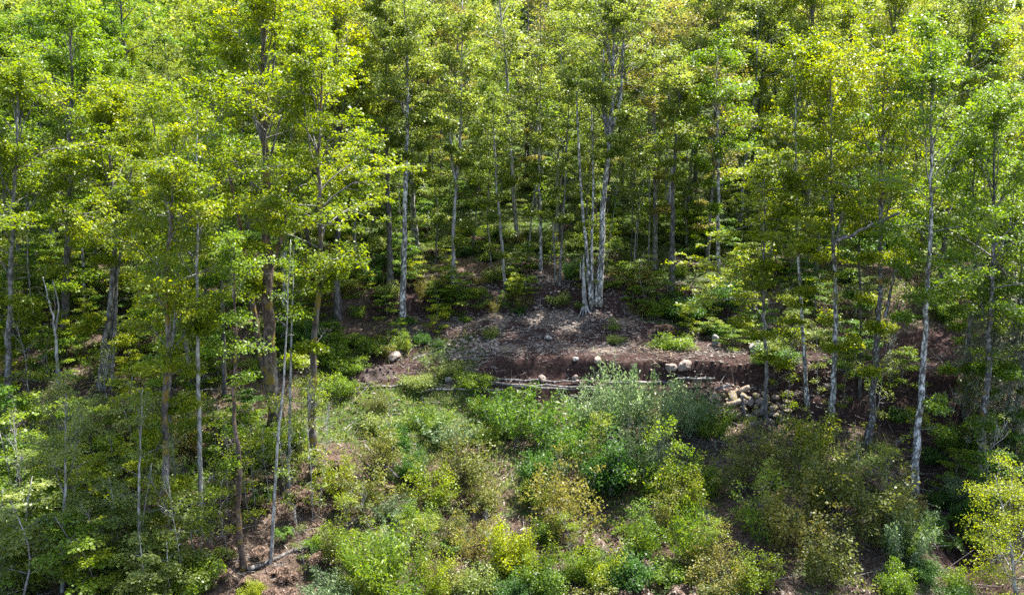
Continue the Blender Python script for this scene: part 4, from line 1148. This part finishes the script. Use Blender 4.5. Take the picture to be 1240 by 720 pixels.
mb = MB(); rr = RK["tan"][0]
base_v = np.array([v.co for v in rock_mesh(40, K_TAN, 1).vertices]); rm = rock_mesh(40, K_TAN, 1); bf = np.array([p.vertices[:] for p in rm.polygons])
for (n0, u0, u1, y0, y1) in ((1700, -.08, .17, 56, 67), (1500, .2, .42, 49, 58), (160, -.1, .25, 53.9, 55.3), (500, -.3, 0, 52, 62), (420, -.075, -.015, 57.4, 60.5), (260, .0, .12, 61, 66)):
    x, y = ray_scatter(rg, n0, u0, u1, y0, y1); z = G(x, y)
    for a, b, c in zip(x, y, z):
        s = (.03 + .13 * rg.random() ** 2.5) * (1.7 if n0 in (420, 260) else 1)
        an = rg.random() * 6.28; ca, sa = math.cos(an), math.sin(an)
        V = base_v * [s * (.8 + .5 * rg.random()), s, s * .6]; V = V @ np.array([[ca, sa, 0], [-sa, ca, 0], [0, 0, 1]])
        mb.add(V + [a, b, c + s * .3], None, bf, rg.random())
tag(link("rubble", mb.mesh("rubble", K_TAN, smooth=False)), "scattered small tan stones on the gravel slope and track", "stones", kind="stuff")

# stacked mossy stones holding up the track edge
wb = hit(895, 508); rw = np.random.default_rng(8)
wall = thing("stone_stack", "low stack of mossy stones and old wood under the edge of the track", "stone wall", wb)
for row in range(5):
    for cidx in range(12):
        px = 848 + cidx * 9.2 + rw.normal() * 3 + (row % 2) * 4; py = 506 - row * 6.6 + rw.normal() * 2
        if row == 4 and rw.random() < .35: continue
        P = at_depth(px, py, wb[1] - .1 + row * .16 + rw.normal() * .08) - wb
        o = link("stone", (RK["moss"] + RK["tan"][:1])[int(rw.random() * 3)], wall, P)
        q_ = rw.random() ** 1.5; o.scale = (.2 + .3 * q_, .34, .14 + .17 * rw.random()); o.rotation_euler = tuple(rw.normal(size=3) * [.3, .45, 1.2])


# ------------------------------------------------------------------ logs, poles, posts
def log_obj_(name, label, cat, pix, w0, w1, mat, lift=.1, group=None, depth=None, rough=.08, kn=3):
    P = []
    for q, (px, py) in enumerate(pix):
        h_ = hit(px, py) if depth is None else at_depth(px, py, depth[q] if isinstance(depth, (list, tuple)) else depth)
        P.append(h_ + np.array([0, 0, lift if depth is None else 0]))
    P = np.array(P); c = P.mean(0); S = smooth_path(P - c, 11); S[1:-1] += rng.normal(size=(9, 3)) * min(.05, np.ptp(P[:, 0]) * .01)
    sc = c[1] * 1.03 / FPX / 2
    m = MB(); tube(m, S, np.linspace(w0 * sc, w1 * sc, 11), 8, rough=rough)
    for k in range(kn):
        b = S[2 + int(rng.random() * 5)]; d = norm(rng.normal(size=3) + [0, 0, .6]); tube(m, [b, b + d * w0 * sc * 2.2], [w0 * sc * .35, w0 * sc * .2], 4)
    o = link(name, m.mesh(name, mat), None, c); tag(o, label, cat, group)
    return o


def log_obj(*a, **k):
    k.setdefault("rough", .2)
    return log_obj_(*a, **k)


G1 = "grey poles lying below the cut soil edge"
log_obj("pole", "weathered pole lying in the weeds left of the grey bundle", "pole", [(455, 470), (500, 468), (548, 470)], 3, 2, B_DRIFT, .12, G1)
log_obj("pole", "dark weathered pole under the left end of the grey bundle", "pole", [(500, 475), (560, 473), (610, 474)], 3.2, 2, B_GREY, .12, G1)
log_obj("pole", "dark log half buried at the foot of the cut soil edge, right part", "pole", [(735, 466), (775, 464), (815, 463)], 4, 3, B_GREY, .08, G1)
log_obj("pole", "topmost long grey pole lying below the cut soil edge", "pole", [(600, 461), (662, 464), (722, 463)], 3, 2, B_DRIFT, .15, G1)
log_obj("pole", "long pale grey pole lying just under the topmost one", "pole", [(575, 465), (640, 469), (722, 471)], 3.4, 2, B_DRIFT, .15, G1)
log_obj("pole", "lowest long dark grey pole of the bundle at the thicket's top edge", "pole", [(560, 462), (640, 472), (725, 475)], 3.5, 2.5, B_GREY, .15, G1)
log_obj("pole", "short pale pole lying in the grass below the bundle", "pole", [(690, 484), (706, 487), (722, 487)], 3, 2, B_DRIFT, .3, G1)
log_obj("pole", "pale pole lying left of the stacked stones", "pole", [(820, 467), (842, 468), (866, 467)], 3.5, 3, B_DRIFT, .5, G1)
log_obj("log", "pale cut log jutting from the top of the stacked stones", "log", [(886, 477), (900, 471), (908, 468)], 6, 6, B_TAN, depth=[53.0, 53.0, 52.9])
log_obj("log", "thin pale log lying slanted on the left top of the stacked stones", "log", [(866, 471), (876, 468), (884, 466)], 4, 3.5, B_DRIFT, depth=[53, 52.9, 52.8])
log_obj("log", "short tan log lying low in the front of the stacked stones", "log", [(880, 490), (890, 488), (897, 485)], 7, 7, B_TAN, depth=[52.3, 52.2, 52.2])
log_obj("post", "pale wooden post standing before the stacked stones", "post", [(902, 505), (900, 492), (898, 477)], 4, 3.5, B_DRIFT, depth=52.0)
log_obj("post", "pale wooden post beside the trunk of the small light green tree", "post", [(923, 502), (923, 493), (924, 484)], 4, 3.5, B_DRIFT, depth=51.8)
log_obj("post", "thin pale stake standing left of the stacked stones", "post", [(843, 470), (843, 462), (843, 455)], 3, 2.5, B_DRIFT, depth=54.3)
log_obj("fallen_log", "grey fallen log among dead ferns at the foot of the leaning pole", "log", [(300, 692), (330, 678), (365, 665), (392, 655)], 7, 4, B_DARK, .05)
log_obj("fallen_branch", "brown fallen branch lying right of the slender pale trunk", "branch", [(246, 672), (268, 690), (290, 705)], 4, 2.5, B_TAN, .15)
G2 = "dead branches in the left of the clearing"
log_obj("fallen_branch", "long grey dead branch slanting across the left foreground shrubs", "branch", [(442, 552), (460, 572), (483, 592)], 3.5, 2.5, B_DRIFT, .7, G2)
log_obj("fallen_branch", "shorter grey dead branch crossing below the long slanting one", "branch", [(445, 575), (458, 578), (468, 567)], 3, 2, B_DRIFT, .6, G2)
log_obj("fallen_branch", "dark fallen branch in the grass below the soil heap", "branch", [(400, 480), (430, 474), (462, 468)], 4, 2, B_DARK, .15, G2)
log_obj("fallen_branch", "thin dark branch beside the dark one below the soil heap", "branch", [(395, 472), (420, 468), (450, 466)], 3, 2, B_DARK, .15, G2)
log_obj("fallen_branch", "pale twisted branch lying on the weeds in the clearing", "branch", [(445, 500), (465, 505), (485, 503)], 2.5, 1.5, B_DRIFT, .15, G2)
log_obj("bent_branch", "pale dead branch slanting between birch and grey mottled trunk", "branch", [(1008, 293), (1035, 283), (1066, 268), (1090, 258)], 4, 2.5, B_DRIFT, depth=[48, 47.5, 47, 46.7])
G3 = "thin grey dead stems slanting over the right foreground"
for k, (a, b) in enumerate([((866, 520), (905, 572)), ((830, 500), (868, 545)), ((1120, 620), (1160, 660)), ((1165, 650), (1176, 620))]):
    log_obj("dead_pole", ["long thin dead stem slanting below the stacked stones", "thin dead stem slanting through the pale willow shrub", "thin dead stem lying across the dark gully", "pale upright dead stem left of the lime tree"][k], "pole",
            [a, ((a[0] + b[0]) / 2 + 3, (a[1] + b[1]) / 2 - 3), b], 2.5, 1.2, B_DRIFT, depth=[hit(*a)[1] - .5, hit(*a)[1] - 1.2, hit(*b)[1] - .8], group=G3)

# dark soil heap
hb = hit(457, 458)
m = MB(); rs = np.random.default_rng(4)
nr, na = 16, 56
V = []
for i_ in range(nr + 1):
    for j_ in range(na):
        r_ = i_ / nr; a_ = j_ / na * 2 * math.pi
        xx = math.cos(a_) * r_ * 1.75; yy = math.sin(a_) * r_ * 1.1
        V.append((xx, yy, max(-.2, .85 * (1 - r_ ** 1.2) + .35 * float(vnoise(np.array(xx * 5.3), np.array(yy * 5.3))) * (1 - r_) + .6 * float(vnoise(np.array(xx * 2.3 + 9), np.array(yy * 2.3 + 4))) * (1 - r_ * .5) - .15)))
Q = [(i_ * na + j_, i_ * na + (j_ + 1) % na, (i_ + 1) * na + (j_ + 1) % na, (i_ + 1) * na + j_) for i_ in range(nr) for j_ in range(na)]
m.add(V, Q)
for k_ in range(60):
    a_, r_ = rs.random() * 6.28, rs.random() ** .6
    sv = .05 + .12 * rs.random() ** 2; m.add(base_v * [sv, sv, sv * .7] + [math.cos(a_) * r_ * 1.7, math.sin(a_) * r_ * 1.1, .8 * (1 - r_ ** 1.2) + .05], None, bf, .5)
o = link("soil_heap", m.mesh("soil_heap", K_SOIL, smooth=False), None, hb + np.array([0, .6, 0])); tag(o, "heap of dark red brown soil at the left of the clearing", "soil heap")

# broken stump with splayed white roots beside the tall grey birch
sb = hit(708, 378)
st = thing("broken_stump", "splintered pale stump with splayed roots left of the tall grey birch", "stump", sb)
m = MB(); P = np.array([at_depth(px, py, sb[1]) for px, py in ((709, 378), (707, 350), (706, 330), (707, 308))]) - sb
tube(m, smooth_path(P, 10), [.30, .20, .17, .15, .14, .13, .12, .10, .07, .02], 9, rough=.28); link("trunk", m.mesh("trunk", B_SNAG), st)
for k, (ex, ey) in enumerate([(702, 381), (705, 385), (710, 384), (715, 382)]):
    m = MB(); e = at_depth(ex, ey, sb[1] - .7) - sb; s0 = np.array([(ex - 709) * .006, -.1, .55])
    tube(m, smooth_path([s0, s0 * .5 + e * .5 + [0, 0, .12], e], 7), np.linspace(.11, .03, 7), 6, rough=.15); link("root", m.mesh("root", B_SNAG), st)
for k, (tx, ty) in enumerate([(703, 318), (711, 322)]):
    m = MB(); e = at_depth(tx, ty, sb[1]) - sb; tube(m, [e + [0.02, 0, -1.2], e + [0, 0, -.5], e], [.09, .06, .008], 5, rough=.2); link("splinter", m.mesh("splinter", B_SNAG), st)

# brush pile of grey roots
for (bx, by, nn, sx, lb) in ((700, 398, 60, 2.4, "tangle of exposed roots and twigs on the eroded bank under the tall grey birch"), (640, 415, 40, 2.0, "loose brush and sticks on the left of the gravel slope"),
                         (790, 428, 70, 2.2, "heap of pale sticks on the track edge left of the tan boulders"), (960, 470, 60, 3.0, "sticks and bark rubble between the small light green tree and the birches"), (500, 408, 45, 2.4, "grey brush along the foot of the dark bank at left")):
    b0 = hit(bx, by); m = MB(); rq = np.random.default_rng(bx)
    for k in range(nn):
        a = rq.normal(size=3) * [sx * .5, .9, 0]; a[2] = float(G(b0[0] + a[0], b0[1] + a[1])) - b0[2] + .05 + abs(rq.normal()) * .12
        az = rq.normal() * .9; L = .25 + .9 * rq.random(); d = np.array([math.cos(az) * L, math.sin(az) * L * .7, rq.normal() * .25 * L])
        tube(m, smooth_path([a, a + d * .5 + rq.normal(size=3) * .06, a + d], 5), np.linspace(.024, .008, 5) * (.6 + rq.random()), 4, att=rq.random())
    o = link("brush", m.mesh("brush", B_DRIFT if bx != 790 else B_TAN), None, b0); tag(o, lb, "brush", kind="stuff")
bb = hit(575, 435); m = MB(); rp = np.random.default_rng(12)
for k in range(70):
    a = rp.normal(size=3) * [2.0, .5, .15] + [0, 0, .3]; az = rp.normal() * .7 + (0 if rp.random() < .6 else 1.5); L = .4 + 1.1 * rp.random()
    d = np.array([math.cos(az) * L, math.sin(az) * L * .4, rp.normal() * .3 * L]); tube(m, smooth_path([a, a + d * .5 + rp.normal(size=3) * .1, a + d], 5), np.linspace(.035, .01, 5) * (.6 + rp.random()), 4, att=rp.random())
o = link("brush_pile", m.mesh("brush_pile", B_DRIFT), None, bb); tag(o, "tangled pile of grey roots and branches on the slope left of centre", "brush pile", kind="stuff")

# labels shared by mere chance get a further word of place, nearest first
from collections import defaultdict
by = defaultdict(list)
for o in COL.objects:
    if o.parent is None and "label" in o: by[o["label"]].append(o)
for lab, os_ in by.items():
    if len(os_) > 1:
        os_.sort(key=lambda o: o.location.y)
        words = {2: ["nearer", "farther"], 3: ["nearest", "middle", "farthest"], 4: ["nearest", "second nearest", "third nearest", "farthest"], 5: ["nearest", "second nearest", "middle", "second farthest", "farthest"]}.get(len(os_))
        if words:
            for o, w in zip(os_, words): o["label"] = w + " " + lab
for o in COL.objects:
    if "label" in o and len(o["label"].split()) > 16:
        o["label"] = o["label"].replace("leafed tree with", "tree,").replace("leafy tree with", "tree,").replace("small fresh green tree with", "small green tree,")
